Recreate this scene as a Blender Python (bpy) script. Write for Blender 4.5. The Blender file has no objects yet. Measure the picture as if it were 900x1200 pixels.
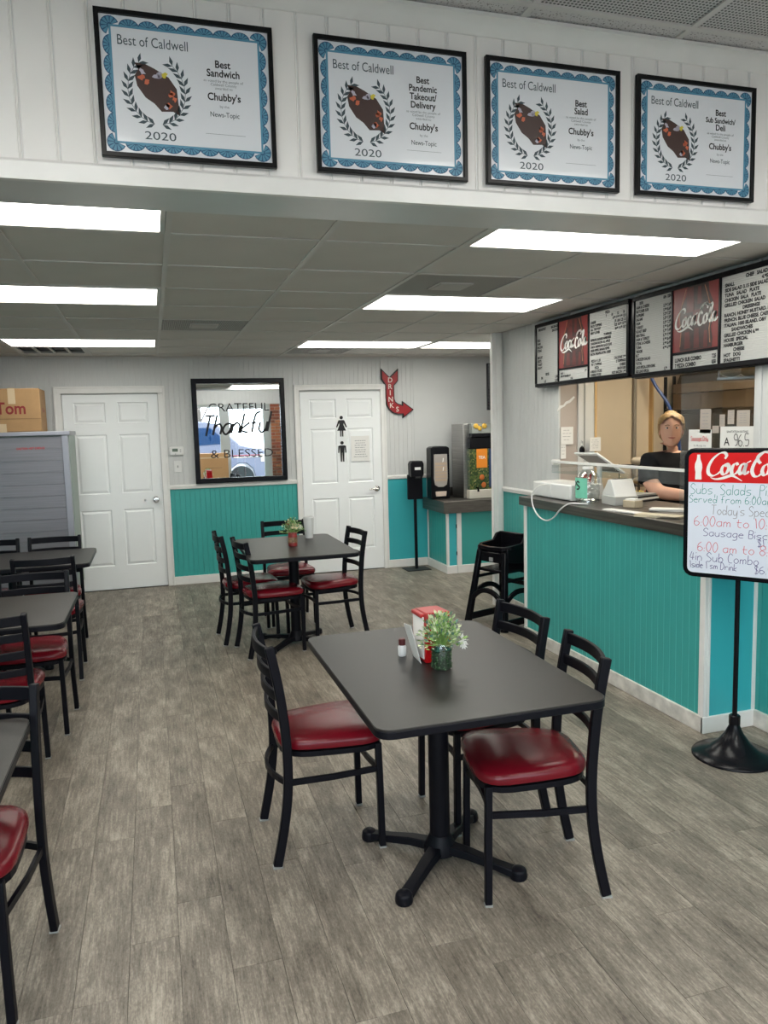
import bpy, bmesh, math, random
from mathutils import Vector, Matrix
R = math.radians
PI = math.pi
random.seed(7)
sc = bpy.context.scene
COL = sc.collection

# ------------------------------------------------------------------ camera
F_PX, YAW, PITCH, ROLL, CAM_H = 895.0, 0.2921815, -0.1104114, -0.0267055, 1.615
def make_camera():
    cy, sy, cp, sp = math.cos(YAW), math.sin(YAW), math.cos(PITCH), math.sin(PITCH)
    fw = Vector((sy*cp, cy*cp, sp))
    r0 = Vector((cy, -sy, 0)); u0 = r0.cross(fw)
    r = math.cos(ROLL)*r0 + math.sin(ROLL)*u0
    u = -math.sin(ROLL)*r0 + math.cos(ROLL)*u0
    cam = bpy.data.cameras.new('camera')
    cam.sensor_fit = 'VERTICAL'; cam.sensor_height = 32.0
    cam.lens = F_PX/1200.0*32.0
    cam.clip_start = 0.05; cam.clip_end = 200
    o = bpy.data.objects.new('camera', cam)
    m = Matrix(((r.x, u.x, -fw.x, 0), (r.y, u.y, -fw.y, 0), (r.z, u.z, -fw.z, CAM_H), (0, 0, 0, 1)))
    o.matrix_world = m
    COL.objects.link(o); sc.camera = o
make_camera()

# ------------------------------------------------------------------ world, light, exposure
SKY_STRENGTH = 8.5
LAMP_STRENGTH = 9.6
sc.view_settings.view_transform = 'Standard'
sc.view_settings.look = 'None'
sc.view_settings.gamma = 1
sc.view_settings.use_curve_mapping = False
sc.view_settings.exposure = 0.0
w = bpy.data.worlds.new('overcast_sky'); sc.world = w; w.use_nodes = True
bg = w.node_tree.nodes['Background']
bg.inputs[0].default_value = (0.82, 0.91, 1.0, 1); bg.inputs[1].default_value = SKY_STRENGTH
sc.cycles.max_bounces = 10
sc.cycles.diffuse_bounces = 5
sc.cycles.sample_clamp_indirect = 6.0
sc.cycles.caustics_reflective = False
sc.cycles.caustics_refractive = False

def portal(x0, x1, z0, z1, y):
    l = bpy.data.lights.new('window_portal', 'AREA'); l.shape = 'RECTANGLE'
    l.size = x1-x0; l.size_y = z1-z0; l.cycles.is_portal = True
    o = bpy.data.objects.new('window_portal', l)
    o.location = ((x0+x1)/2, y, (z0+z1)/2); o.rotation_euler = (R(90), 0, 0)   # points into the room
    COL.objects.link(o); return o

# ------------------------------------------------------------------ materials
MATS = {}
def mat(name, col, rough=0.5, metal=0.0, spec=0.5, emit=None, estr=0, bump=0.0, bscale=40, var=0.0, vscale=6, stretch=(1,1,1), coat=0, trans=0, ior=1.45, alpha=1):
    if name in MATS: return MATS[name]
    m = bpy.data.materials.new(name); m.use_nodes = True
    nt = m.node_tree; p = nt.nodes['Principled BSDF']
    p.inputs['Base Color'].default_value = (*col, 1)
    p.inputs['Roughness'].default_value = rough
    p.inputs['Metallic'].default_value = metal
    p.inputs['Specular IOR Level'].default_value = spec
    p.inputs['Coat Weight'].default_value = coat
    p.inputs['Transmission Weight'].default_value = trans
    p.inputs['IOR'].default_value = ior
    if emit:
        p.inputs['Emission Color'].default_value = (*emit, 1); p.inputs['Emission Strength'].default_value = estr
    if var or bump:
        tc = nt.nodes.new('ShaderNodeTexCoord'); mp = nt.nodes.new('ShaderNodeMapping')
        mp.inputs['Scale'].default_value = stretch
        nt.links.new(tc.outputs['Object'], mp.inputs[0])
    if var:
        n = nt.nodes.new('ShaderNodeTexNoise'); n.inputs['Scale'].default_value = vscale; n.inputs['Detail'].default_value = 6
        r = nt.nodes.new('ShaderNodeValToRGB')
        r.color_ramp.elements[0].position = 0.3; r.color_ramp.elements[1].position = 0.7
        r.color_ramp.elements[0].color = tuple(max(0, c*(1-var)) for c in col)+(1,)
        r.color_ramp.elements[1].color = tuple(min(1, c*(1+var)) for c in col)+(1,)
        nt.links.new(mp.outputs[0], n.inputs['Vector']); nt.links.new(n.outputs[0], r.inputs[0]); nt.links.new(r.outputs[0], p.inputs['Base Color'])
    if bump:
        n2 = nt.nodes.new('ShaderNodeTexNoise'); n2.inputs['Scale'].default_value = bscale; n2.inputs['Detail'].default_value = 3
        b = nt.nodes.new('ShaderNodeBump'); b.inputs['Strength'].default_value = bump; b.inputs['Distance'].default_value = 0.002
        nt.links.new(mp.outputs[0], n2.inputs['Vector']); nt.links.new(n2.outputs[0], b.inputs['Height']); nt.links.new(b.outputs[0], p.inputs['Normal'])
    MATS[name] = m; return m

def floor_material():
    m = bpy.data.materials.new('vinyl_plank'); m.use_nodes = True; nt = m.node_tree; p = nt.nodes['Principled BSDF']
    L = nt.links.new; N = nt.nodes.new
    g = N('ShaderNodeNewGeometry'); oi = N('ShaderNodeObjectInfo')
    mul = N('ShaderNodeMath'); mul.operation = 'MULTIPLY'; mul.inputs[1].default_value = 37.0
    L(oi.outputs['Random'], mul.inputs[0])
    cmb = N('ShaderNodeCombineXYZ'); L(mul.outputs[0], cmb.inputs[2])
    add = N('ShaderNodeVectorMath'); L(g.outputs['Position'], add.inputs[0]); L(cmb.outputs[0], add.inputs[1])
    def noise(scale, st, det=6, rough=0.6):
        mp = N('ShaderNodeMapping'); mp.inputs['Scale'].default_value = st; L(add.outputs[0], mp.inputs[0])
        n = N('ShaderNodeTexNoise'); n.inputs['Scale'].default_value = scale; n.inputs['Detail'].default_value = det; n.inputs['Roughness'].default_value = rough
        L(mp.outputs[0], n.inputs['Vector']); return n
    fine = noise(95, (1.0, 0.085, 1.0), 6, 0.75); blot = noise(7, (1.3, 0.5, 1), 4); speck = noise(170, (1, .40, 1), 3, .7)
    r = N('ShaderNodeValToRGB'); e = r.color_ramp.elements
    e[0].position = 0.36; e[0].color = (0.062, 0.050, 0.038, 1); e[1].position = 0.64; e[1].color = (0.42, 0.365, 0.30, 1)
    k = r.color_ramp.elements.new(0.5); k.color = (0.195, 0.166, 0.134, 1)
    mx = N('ShaderNodeMath'); mx.operation = 'MULTIPLY_ADD'; mx.inputs[1].default_value = 0.35
    ml = N('ShaderNodeMath'); ml.operation = 'MULTIPLY'; ml.inputs[1].default_value = 0.42; L(fine.outputs[0], ml.inputs[0])
    L(blot.outputs[0], mx.inputs[0]); L(ml.outputs[0], mx.inputs[2])
    m3 = N('ShaderNodeMath'); m3.operation = 'MULTIPLY_ADD'; m3.inputs[1].default_value = 0.23; L(speck.outputs[0], m3.inputs[0]); L(mx.outputs[0], m3.inputs[2])
    m4 = N('ShaderNodeMath'); m4.operation = 'MULTIPLY_ADD'; m4.inputs[1].default_value = 0.045; L(oi.outputs['Random'], m4.inputs[0]); L(m3.outputs[0], m4.inputs[2])
    m5 = N('ShaderNodeMath'); m5.operation = 'SUBTRACT'; m5.inputs[1].default_value = 0.03; L(m4.outputs[0], m5.inputs[0])
    L(m5.outputs[0], r.inputs[0]); L(r.outputs[0], p.inputs['Base Color'])
    p.inputs['Roughness'].default_value = 0.47; p.inputs['Specular IOR Level'].default_value = 0.45
    b = N('ShaderNodeBump'); b.inputs['Strength'].default_value = 0.25; b.inputs['Distance'].default_value = 0.001
    L(fine.outputs[0], b.inputs['Height']); L(b.outputs[0], p.inputs['Normal'])
    return m
def tile_material():
    m = mat('ceiling_tile', (0.66, 0.63, 0.60), 0.9, bump=0.35, bscale=160, var=0.03, vscale=3)
    return m
def perf_material(name, base, hole, scale):
    """painted metal sheet punched with small round holes"""
    m = bpy.data.materials.new(name); m.use_nodes = True; nt = m.node_tree; p = nt.nodes['Principled BSDF']; L = nt.links.new; N = nt.nodes.new
    tc = N('ShaderNodeTexCoord'); mp = N('ShaderNodeMapping'); mp.inputs['Scale'].default_value = (scale,)*3
    L(tc.outputs['Object'], mp.inputs[0])
    fr = N('ShaderNodeVectorMath'); fr.operation = 'FRACTION'; L(mp.outputs[0], fr.inputs[0])
    sb = N('ShaderNodeVectorMath'); sb.operation = 'SUBTRACT'; sb.inputs[1].default_value = (.5, .5, 0); L(fr.outputs[0], sb.inputs[0])
    ml = N('ShaderNodeVectorMath'); ml.operation = 'MULTIPLY'; ml.inputs[1].default_value = (1, 1, 0); L(sb.outputs[0], ml.inputs[0])
    ln = N('ShaderNodeVectorMath'); ln.operation = 'LENGTH'; L(ml.outputs[0], ln.inputs[0])
    lt = N('ShaderNodeMath'); lt.operation = 'LESS_THAN'; lt.inputs[1].default_value = 0.3; L(ln.outputs[1], lt.inputs[0])
    mx = N('ShaderNodeMix'); mx.data_type = 'RGBA'; mx.inputs[6].default_value = (*base, 1); mx.inputs[7].default_value = (*hole, 1)
    L(lt.outputs[0], mx.inputs[0]); L(mx.outputs[2], p.inputs['Base Color']); p.inputs['Roughness'].default_value = 0.6
    return m

M_FLOOR = floor_material()
M_TILE = tile_material()
M_GRID = mat('grid_white', (0.62, 0.60, 0.58), 0.45)
M_WHITE = mat('white_paint', (0.62, 0.625, 0.62), 0.42, var=0.02, vscale=5)
M_TRIM = mat('white_trim_gloss', (0.80, 0.79, 0.77), 0.3, var=0.03, vscale=9)
M_BASE = mat('scuffed_baseboard', (0.62, 0.59, 0.55), 0.45, var=0.22, vscale=14)
M_HEAD = mat('header_white_paint', (.83, .81, .79), .45, var=.02, vscale=5)
M_TEAL = mat('teal_paint', (0.046, 0.36, 0.335), 0.38, var=0.05, vscale=4)
M_TEALD = mat('teal_groove', (0.16, 0.60, 0.58), 0.4)
M_BLACK = mat('black_powder_coat', (0.005, 0.005, 0.008), 0.42, spec=.17, bump=0.15, bscale=400)
M_BLACKG = mat('black_gloss', (0.005, 0.005, 0.007), 0.24, spec=.2)
M_BLACKM = mat('black_matte', (0.014, 0.014, 0.016), 0.6)
M_TOP = mat('black_laminate', (0.019, 0.0175, 0.016), 0.36, spec=0.42, bump=0.12, bscale=900)
M_SEAT = mat('burgundy_vinyl', (0.155, 0.005, 0.012), 0.27, bump=0.12, bscale=260, spec=.42)
M_GLIDE = mat('nylon_glide', (0.33, 0.33, 0.32), 0.5)
M_STEEL = mat('stainless', (0.42, 0.41, 0.40), 0.32, metal=1.0, var=0.18, vscale=5, stretch=(1, 0.2, 20))
M_STEELD = mat('dark_stainless', (0.17, 0.155, 0.14), 0.38, metal=0.9, var=0.25, vscale=5, stretch=(1, 0.3, 12))
M_CHROME = mat('brushed_nickel', (0.62, 0.62, 0.6), 0.2, metal=1.0)
M_PAPER = mat('paper_white', (0.78, 0.77, 0.75), 0.7)
M_INK = mat('black_ink', (0.012, 0.012, 0.014), 0.6)
M_INKG = mat('grey_ink', (0.28, 0.28, 0.30), 0.6)
M_PLASTIC = mat('white_plastic', (0.76, 0.76, 0.75), 0.33)
M_PLASTICG = mat('grey_plastic', (0.30, 0.31, 0.31), 0.4)
M_RED = mat('signal_red', (0.62, 0.012, 0.012), 0.35)
M_CARD = mat('corrugated_card', (0.36, 0.215, 0.10), 0.75, var=0.08, vscale=8)
M_TAPE = mat('packing_tape', (0.55, 0.42, 0.27), 0.35)
M_GLASS = mat('clear_glass', (1, 1, 1), 0.02, trans=1, ior=1.45)
M_BEIGE = mat('beige_kitchen_wall', (0.66, 0.56, 0.43), 0.6, var=0.03, vscale=3)
M_PINKG = mat('grey_board', (0.45, 0.39, 0.35), 0.6)
M_WOOD = mat('raw_wood_edge', (0.55, 0.36, 0.16), 0.6, var=0.1)
M_PINKRED = mat('red_ink', (0.62, 0.02, 0.03), 0.5)
M_LAMP = mat('lamp_lens', (0.9, 0.9, 0.88), 0.4, emit=(1.0, 0.985, 0.90), estr=LAMP_STRENGTH)
M_FLAMP = mat('added_lamp_lens', (0.9, 0.9, 0.88), 0.4, emit=(1.0, 0.985, 0.93), estr=15.0)
M_KLAMP = mat('warm_lamp_lens', (0.9, 0.9, 0.85), 0.4, emit=(1.0, 0.88, 0.66), estr=16.0)

# ------------------------------------------------------------------ mesh helpers
class MB:
    def __init__(s): s.v = []; s.f = []
    def add(s, vs, fs):
        n = len(s.v); s.v += [tuple(v) for v in vs]; s.f += [tuple(i+n for i in f) for f in fs]; return s
    def box(s, x0, x1, y0, y1, z0, z1, mtx=None):
        vs = [(x, y, z) for z in (z0, z1) for y in (y0, y1) for x in (x0, x1)]
        if mtx is not None: vs = [mtx @ Vector(v) for v in vs]
        return s.add(vs, [(0, 2, 3, 1), (4, 5, 7, 6), (0, 1, 5, 4), (1, 3, 7, 5), (3, 2, 6, 7), (2, 0, 4, 6)])
    def prism(s, poly, axis, a, b):
        """poly of 2-D points extruded from a to b along axis; 2-D = the two other axes in order"""
        def P(u, v, t): return {'x': (t, u, v), 'y': (u, t, v), 'z': (u, v, t)}[axis]
        n = len(poly)
        vs = [P(u, v, a) for u, v in poly]+[P(u, v, b) for u, v in poly]
        fs = [tuple(range(n)), tuple(range(2*n-1, n-1, -1))]+[(i, i+n, (i+1) % n+n, (i+1) % n) for i in range(n)]
        return s.add(vs, fs)
    def lathe(s, prof, n=20, c=(0, 0), caps=True):
        vs = []; fs = []
        for r, z in prof: vs += [(c[0]+r*math.cos(2*PI*k/n), c[1]+r*math.sin(2*PI*k/n), z) for k in range(n)]
        for i in range(len(prof)-1):
            for k in range(n):
                a = i*n+k; b = i*n+(k+1) % n; fs.append((a, b, b+n, a+n))
        if caps:
            if prof[0][0] > 1e-4: fs.append(tuple(range(n-1, -1, -1)))
            if prof[-1][0] > 1e-4: fs.append(tuple(range((len(prof)-1)*n, len(prof)*n)))
        return s.add(vs, fs)
    def sweep(s, pts, sec, up=(0, 0, 1), scales=None, closed=False):
        """sweep a 2-D section (side, up) along pts"""
        pts = [Vector(p) for p in pts]; n = len(pts); m = len(sec); up = Vector(up); vs = []
        for i, p in enumerate(pts):
            a = pts[(i-1) % n] if (closed or i > 0) else p; b = pts[(i+1) % n] if (closed or i < n-1) else p
            t = (b-a).normalized(); sd = t.cross(up)
            if sd.length < 1e-3: sd = t.cross(Vector((1, 0, 0)))
            sd.normalize(); u2 = sd.cross(t); k = scales[i] if scales else 1
            vs += [p+sd*(x*k)+u2*(y*k) for x, y in sec]
        fs = []
        for i in range(n if closed else n-1):
            j = (i+1) % n
            for k in range(m):
                k2 = (k+1) % m; fs.append((i*m+k, i*m+k2, j*m+k2, j*m+k))
        if not closed: fs += [tuple(range(m-1, -1, -1)), tuple(range((n-1)*m, n*m))]
        return s.add(vs, fs)
    def tube(s, pts, r, n=8, closed=False, scales=None):
        return s.sweep(pts, [(r*math.cos(2*PI*k/n), r*math.sin(2*PI*k/n)) for k in range(n)], (0.013, 0.021, 1), scales, closed)
    def ball(s, c, r, sx=1, sy=1, sz=1, n=12, m=8):
        vs = []; fs = []
        for i in range(m+1):
            a = PI*i/m
            for k in range(n):
                b = 2*PI*k/n; vs.append((c[0]+r*sx*math.sin(a)*math.cos(b), c[1]+r*sy*math.sin(a)*math.sin(b), c[2]-r*sz*math.cos(a)))
        for i in range(m):
            for k in range(n):
                k2 = (k+1) % n; fs.append((i*n+k, i*n+k2, (i+1)*n+k2, (i+1)*n+k))
        return s.add(vs, fs)
    def build(s, name, m, parent=None, bevel=0, smooth=False, loc=None, seg=2, kind=None, label=None):
        me = bpy.data.meshes.new(name); me.from_pydata(s.v, [], s.f); me.materials.append(m)
        bm = bmesh.new(); bm.from_mesh(me); bmesh.ops.remove_doubles(bm, verts=bm.verts, dist=1e-5); bmesh.ops.recalc_face_normals(bm, faces=bm.faces); bm.to_mesh(me); bm.free()
        if smooth:
            me.shade_smooth() if hasattr(me, 'shade_smooth') else None
            try: me.set_sharp_from_angle(angle=R(40))
            except Exception: pass
        o = bpy.data.objects.new(name, me); COL.objects.link(o)
        if loc: o.location = loc
        if parent: o.parent = parent
        if bevel:
            b = o.modifiers.new('b', 'BEVEL'); b.width = bevel; b.segments = seg; b.limit_method = 'ANGLE'; b.angle_limit = R(35)
            if not smooth:
                me.shade_smooth()
                try: me.set_sharp_from_angle(angle=R(30))
                except Exception: pass
        if kind: o['kind'] = kind
        if label: o['label'] = label
        return o
def flat(self_, polys):  # list of polygons
    return self_
def B(x0, x1, y0, y1, z0, z1): return MB().box(x0, x1, y0, y1, z0, z1)
def empty(name, label, cat, loc=(0, 0, 0), rz=0, group=None):
    o = bpy.data.objects.new(name, None); COL.objects.link(o); o.location = loc; o.rotation_euler = (0, 0, rz)
    o.empty_display_size = 0.05
    o['label'] = label; o['category'] = cat
    if group: o['group'] = group
    return o
def tag(o, label, cat, group=None):
    o['label'] = label; o['category'] = cat
    if group: o['group'] = group
    return o
def struct(o): o['kind'] = 'structure'; return o
def dup(o, parent=None):
    c = o.copy(); COL.objects.link(c); c.parent = parent
    for ch in list(o.children): dup(ch, c)
    return c

# ------------------------------------------------------------------ lettering
_tc = {}
def text_geo(s, bold=0.0):
    key = (s, bold)
    if key in _tc: return _tc[key]
    cu = bpy.data.curves.new('t', 'FONT'); cu.body = s; cu.size = 1.0; cu.offset = bold; cu.resolution_u = 3
    o = bpy.data.objects.new('t', cu); COL.objects.link(o)
    me = bpy.data.meshes.new_from_object(o)
    vs = [tuple(v.co) for v in me.vertices]; fs = [tuple(p.vertices) for p in me.polygons]
    bpy.data.objects.remove(o); bpy.data.curves.remove(cu); bpy.data.meshes.remove(me)
    _tc[key] = (vs, fs); return _tc[key]
def text(mb, s, o, u, v, size, align='l', bold=0.0, width=None, sx=1.0, shear=0.0):
    """write s on the plane through o with unit directions u (reading) and v (up); width forces the overall width"""
    vs, fs = text_geo(s, bold)
    if not vs: return
    o = Vector(o); u = Vector(u); v = Vector(v)
    x0 = min(p[0] for p in vs); x1 = max(p[0] for p in vs); k = size
    if width: sx = width/((x1-x0)*k)
    W = (x1-x0)*k*sx; off = {'l': 0, 'c': -W/2, 'r': -W}[align]
    mb.add([o+u*((p[0]-x0)*k*sx+off+shear*p[1]*k)+v*(p[1]*k) for p in vs], fs)
GL = {
'a': '35150403122233|3532', 'b': '0802|041525343322 02', 'c': '351504031232', 'd': '3832|341504031233', 'e': '043425150403 1232',
'f': '38281712|0525', 'g': '351504031233|35312000', 'h': '0802|0415253432', 'i': '0502|0707', 'k': '0802|350332', 'l': '0802', 'm': '0502|04152422|24354442',
'n': '0502|0415253432', 'o': '1504031222333425 15', 'p': '0500|041525343322 02', 'r': '0502|041535', 's': '3515043322 02', 't': '17132232|0535',
'u': '0503122233|3532', 'v': '051235', 'w': '0512243245', 'x': '0532|3502', 'y': '0503122234|35312000', 'z': '05350232', 'N': '02083238', 'K': '0802|380532', 'O': '18060412324446382818',
'S': '372818070634 3322 02', 'P': '0802|0828373625 05', 'T': '0848|2822', 'B': '0802|0828373625 05|25343322 02', 'C': '37281806041232', 'D': '0802|082845 2202', 'A': '022842|1434',
'M': '020824 4842', 'H': '0802|3832|0535', 'G': '372806041232 3525', 'F': '3808 02|0525', 'I': '0802', 'L': '080232', 'R': '0802|0828373625 05|1532', 'E': '380802 32|0525', 'U': '0803122233 38', 'Y': '0825|4822', 'W': '0812243248',
'0': '18060412223436 2818', '1': '070812', '2': '0718283605 0232', '3': '0828 37 25 34 3322 02', '4': '18043434|2722', '5': '380805 35 33 22 02', '6': '2806 03 12 22 33 34 15 04', '7': '083812', '8': '15 06 07 18 28 37 36 15 04 03 12 22 33 34 15', '9': '35 15 06 07 18 28 37 33 12',
'$': '371816343212|2921', ',': '1210', "'": '0807', ':': '0404|0202', '.': '0202', '-': '0424', '/': '0138', '&': '42 06 08 18 05 03 12 22 44', '!': '0804|0202'}
def crom(pts, n=5):
    if len(pts) < 3: return pts
    P = [pts[0]]+pts+[pts[-1]]; out = []
    for i in range(1, len(P)-2):
        a, b, c, d = P[i-1:i+3]
        for k in range(n):
            t = k/n
            out.append(tuple(0.5*((2*b[j])+(-a[j]+c[j])*t+(2*a[j]-5*b[j]+4*c[j]-d[j])*t*t+(-a[j]+3*b[j]-3*c[j]+d[j])*t**3) for j in range(len(b))))
    out.append(tuple(pts[-1])); return out
def ribbon(mb, pts, o, u, v, wf):
    """flat pen stroke; pts are 2-D in metres; wf(dx,dy) gives the width"""
    o = Vector(o); u = Vector(u); v = Vector(v); vs = []; fs = []
    n = len(pts)
    for i, p in enumerate(pts):
        a = pts[max(i-1, 0)]; b = pts[min(i+1, n-1)]; dx, dy = b[0]-a[0], b[1]-a[1]; L = math.hypot(dx, dy) or 1
        dx /= L; dy /= L; h = wf(dx, dy, i/(n-1 or 1))/2
        for sg in (1, -1): vs.append(o+u*(p[0]-dy*h*sg)+v*(p[1]+dx*h*sg))
    for i in range(n-1): fs.append((2*i, 2*i+1, 2*i+3, 2*i+2))
    mb.add(vs, fs)
def hand(mb, s, o, u, v, h, w=0.0025, sx=1.0, slant=0.0, smooth=True, gap=1.35, width=None, rise=0):
    """marker handwriting, h is the cap height"""
    k = h/6.0; x = 0.0; strokes = []
    for ch in s:
        if ch == ' ': x += 2.6; continue
        g = GL.get(ch)
        if g is None: x += 2; continue
        mx = 0
        for st in g.replace(' ', '').split('|'):
            pts = [(int(st[i]), int(st[i+1])) for i in range(0, len(st)-1, 2)]
            mx = max(mx, max(p[0] for p in pts))
            if len(pts) == 2 and pts[0] == pts[1]: pts = [(pts[0][0], pts[0][1]-.25), (pts[0][0], pts[0][1]+.25)]
            jit = random.uniform(-.15, .15)
            strokes.append([((x+a), (b-2)+jit) for a, b in pts])
        x += mx+gap
    if width: sx = width/(x*k)
    for st in strokes:
        pts = [((a+b*slant)*k*sx, b*k+rise*a*k) for a, b in st]
        if smooth: pts = crom(pts, 4)
        ribbon(mb, pts, o, u, v, lambda dx, dy, t: w)

SCRIPT_LOGO = [  # pen strokes of the flowing red-sign wordmark
 [(2.55,3.0),(2.75,3.45),(2.45,3.8),(1.8,3.65),(1.0,2.9),(.5,1.9),(.5,1.05),(1.0,.72),(1.6,.95),(2.1,1.4)],
 [(2.75,2.3),(2.35,2.05),(2.15,1.4),(2.35,.95),(2.75,1.1),(3.05,1.75),(2.95,2.25),(2.7,2.3),(2.75,2.05),(3.3,2.1)],
 [(4.15,2.15),(4.0,2.4),(3.65,2.2),(3.4,1.5),(3.5,1.0),(3.9,1.05),(4.25,1.5)],
 [(5.1,2.2),(4.8,2.35),(4.5,2.0),(4.35,1.4),(4.5,1.0),(4.8,1.25),(5.1,2.0),(5.2,2.35),(5.0,1.5),(5.05,1.05),(5.3,1.1),(5.5,1.4)],
 [(5.25,2.45),(5.75,2.75)],
 [(8.0,3.1),(8.15,3.6),(7.75,3.95),(7.0,3.6),(6.3,2.7),(5.9,1.6),(6.1,.85),(6.6,.75),(7.1,1.2)],
 [(6.9,2.4),(6.55,2.9),(6.7,3.5),(7.3,3.9),(8.2,3.7),(8.9,3.3)],
 [(7.65,2.3),(7.3,2.05),(7.1,1.4),(7.3,.95),(7.7,1.1),(7.95,1.75),(7.85,2.25),(7.6,2.3)],
 [(8.2,1.3),(8.7,2.2),(9.1,3.3),(9.05,3.75),(8.85,3.6),(8.6,2.5),(8.5,1.4),(8.65,1.0),(8.95,1.25)],
 [(9.8,2.2),(9.5,2.35),(9.2,2.0),(9.05,1.4),(9.2,1.0),(9.5,1.25),(9.8,2.0),(9.9,2.35),(9.7,1.5),(9.75,1.05),(10.0,1.1),(10.3,1.5)],
]
SWASH = [(.75,.5),(1.4,.28),(2.3,.42),(3.1,.72),(3.5,.78),(4.0,.55),(4.7,.1)]
def script_logo(mb, o, u, v, width, wk=1.0):
    k = width/10.3
    pen = R(25)
    for st in SCRIPT_LOGO:
        pts = [(a*k, b*k) for a, b in crom(st, 7)]
        ribbon(mb, pts, o, u, v, lambda dx, dy, t: k*wk*(0.13+0.36*abs(math.sin(math.atan2(dy, dx)-pen))*(0.45+0.55*math.sin(PI*min(1, max(0, .12+t*.8))))))
    pts = [(a*k, b*k) for a, b in crom(SWASH, 7)]
    ribbon(mb, pts, o, u, v, lambda dx, dy, t: k*wk*(0.07+0.30*math.sin(PI*t)))

def poly_geo(mb, pts, o, u, v):
    o = Vector(o); u = Vector(u); v = Vector(v)
    mb.add([o+u*a+v*b for a, b in pts], [tuple(range(len(pts)))])
def offs(o, n, d): return Vector(o)+Vector(n)*d
M_PANE = bpy.data.materials.new('window_pane'); M_PANE.use_nodes = True
def _pane(m, tint=(0.97, 0.99, 0.99), g=0.05):
    nt = m.node_tree; nt.nodes.clear(); N = nt.nodes.new
    o = N('ShaderNodeOutputMaterial'); mx = N('ShaderNodeMixShader'); t = N('ShaderNodeBsdfTransparent'); gl = N('ShaderNodeBsdfGlossy')
    t.inputs[0].default_value = (*tint, 1); gl.inputs['Roughness'].default_value = 0.02; mx.inputs[0].default_value = g
    nt.links.new(t.outputs[0], mx.inputs[1]); nt.links.new(gl.outputs[0], mx.inputs[2]); nt.links.new(mx.outputs[0], o.inputs[0])
_pane(M_PANE)
M_JUG = bpy.data.materials.new('jug_plastic'); M_JUG.use_nodes = True; _pane(M_JUG, (0.86, 0.89, 0.89), 0.20)
M_ACR = bpy.data.materials.new('thin_clear_plastic'); M_ACR.use_nodes = True; _pane(M_ACR, (0.93, 0.95, 0.95), 0.09)

# ================================================================== SETTING
BACK = 8.33; XR = 2.96; XL = -2.6; YF = -1.6; ZC = 2.40; ZF = 2.965
GX = lambda k: 0.11+0.624*k
GY = lambda j: 3.235+0.595*j

# ---- floor and planks
fl = struct(MB().box(XL-.1, 5.3, YF-.1, BACK+.1, -.12, -.006).build('floor', mat('plank_joint', (0.07, 0.062, 0.053), .8)))
pw, pl, g_ = 0.15, 0.915, 0.0005
def plank_mb(L, wd=pw):
    b = 0.0006
    x0, x1, y0, y1 = g_, wd-g_, g_, L-g_
    vs = [(x0, y0, -.006), (x1, y0, -.006), (x1, y1, -.006), (x0, y1, -.006), (x0, y0, -b), (x1, y0, -b), (x1, y1, -b), (x0, y1, -b),
          (x0+b, y0+b, 0), (x1-b, y0+b, 0), (x1-b, y1-b, 0), (x0+b, y1-b, 0)]
    fs = [(8, 9, 10, 11)]+[(i, (i+1) % 4, (i+1) % 4+4, i+4) for i in range(4)]+[(i+4, (i+1) % 4+4, (i+1) % 4+8, i+8) for i in range(4)]
    return MB().add(vs, fs)
proto_plank = plank_mb(pl).build('plank', M_FLOOR, fl)
first_used = False
known = {0: 2.585, -1: 2.41, -2: 2.18, -3: 3.085}
rest = MB()
for i in range(-18, 26):
    x = -.005+pw*i
    j0 = known.get(i, random.uniform(0, pl)); y = j0-pl*math.ceil((j0-YF)/pl)
    while y < BACK-0.01:
        y0, y1 = max(y, YF), min(y+pl, BACK); y += pl
        if y1-y0 < .02: continue
        inroom = x > XL-.01 and (x < XR or y1 > 6.1) and x < 3.9
        if not inroom: continue
        if -8 <= i <= 18 and y1 > 1.3:
            if y1-y0 > pl-.001:
                if not first_used: o = proto_plank; first_used = True
                else: o = proto_plank.copy(); COL.objects.link(o)
            else: o = plank_mb(y1-y0).build('plank', M_FLOOR, fl)
            o.location = (x, y0, 0)
        else:
            q = plank_mb(y1-y0); rest.add([(a+x, b+y0, c) for a, b, c in q.v], q.f)
rest.build('far_plank', M_FLOOR, fl, kind='stuff')
struct(B(3.06, 5.2, 2.6, 6.1, -.005, 0.0).build('floor_kitchen', mat('quarry_tile', (.18, .08, .05), .5), None))

# ---- bead board
def bead_profile(a0, a1, pitch, gw=0.006, gd=0.004, off=0.0):
    """points (along, out) front outline; out is towards the room (+)"""
    pts = [(a0, 0)]; a = a0+((pitch-off) % pitch or pitch)
    while a < a1-gw:
        pts += [(a-gw/2, 0), (a-gw/6, -gd), (a+gw/6, -gd), (a+gw/2, 0)]; a += pitch
    pts.append((a1, 0)); return pts
def sheet(name, m, parent, face, pos, a0, a1, z0, z1, pitch, th=0.012, **k):
    """face '-y': visible side looks to -y at y=pos; '-x': visible side looks to -x at x=pos"""
    pr = bead_profile(a0, a1, pitch, **k) if pitch else [(a0, 0), (a1, 0)]
    if face == '-y': poly = [(a, pos-o) for a, o in pr]+[(a1, pos+th), (a0, pos+th)]
    elif face == '+y': poly = [(a, pos+o) for a, o in pr]+[(a1, pos-th), (a0, pos-th)]
    elif face == '-x': poly = [(pos-o, a) for a, o in pr]+[(pos+th, a1), (pos+th, a0)]
    else: poly = [(pos+o, a) for a, o in pr]+[(pos-th, a1), (pos-th, a0)]
    return MB().prism(poly, 'z', z0, z1).build(name, m, parent)

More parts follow.
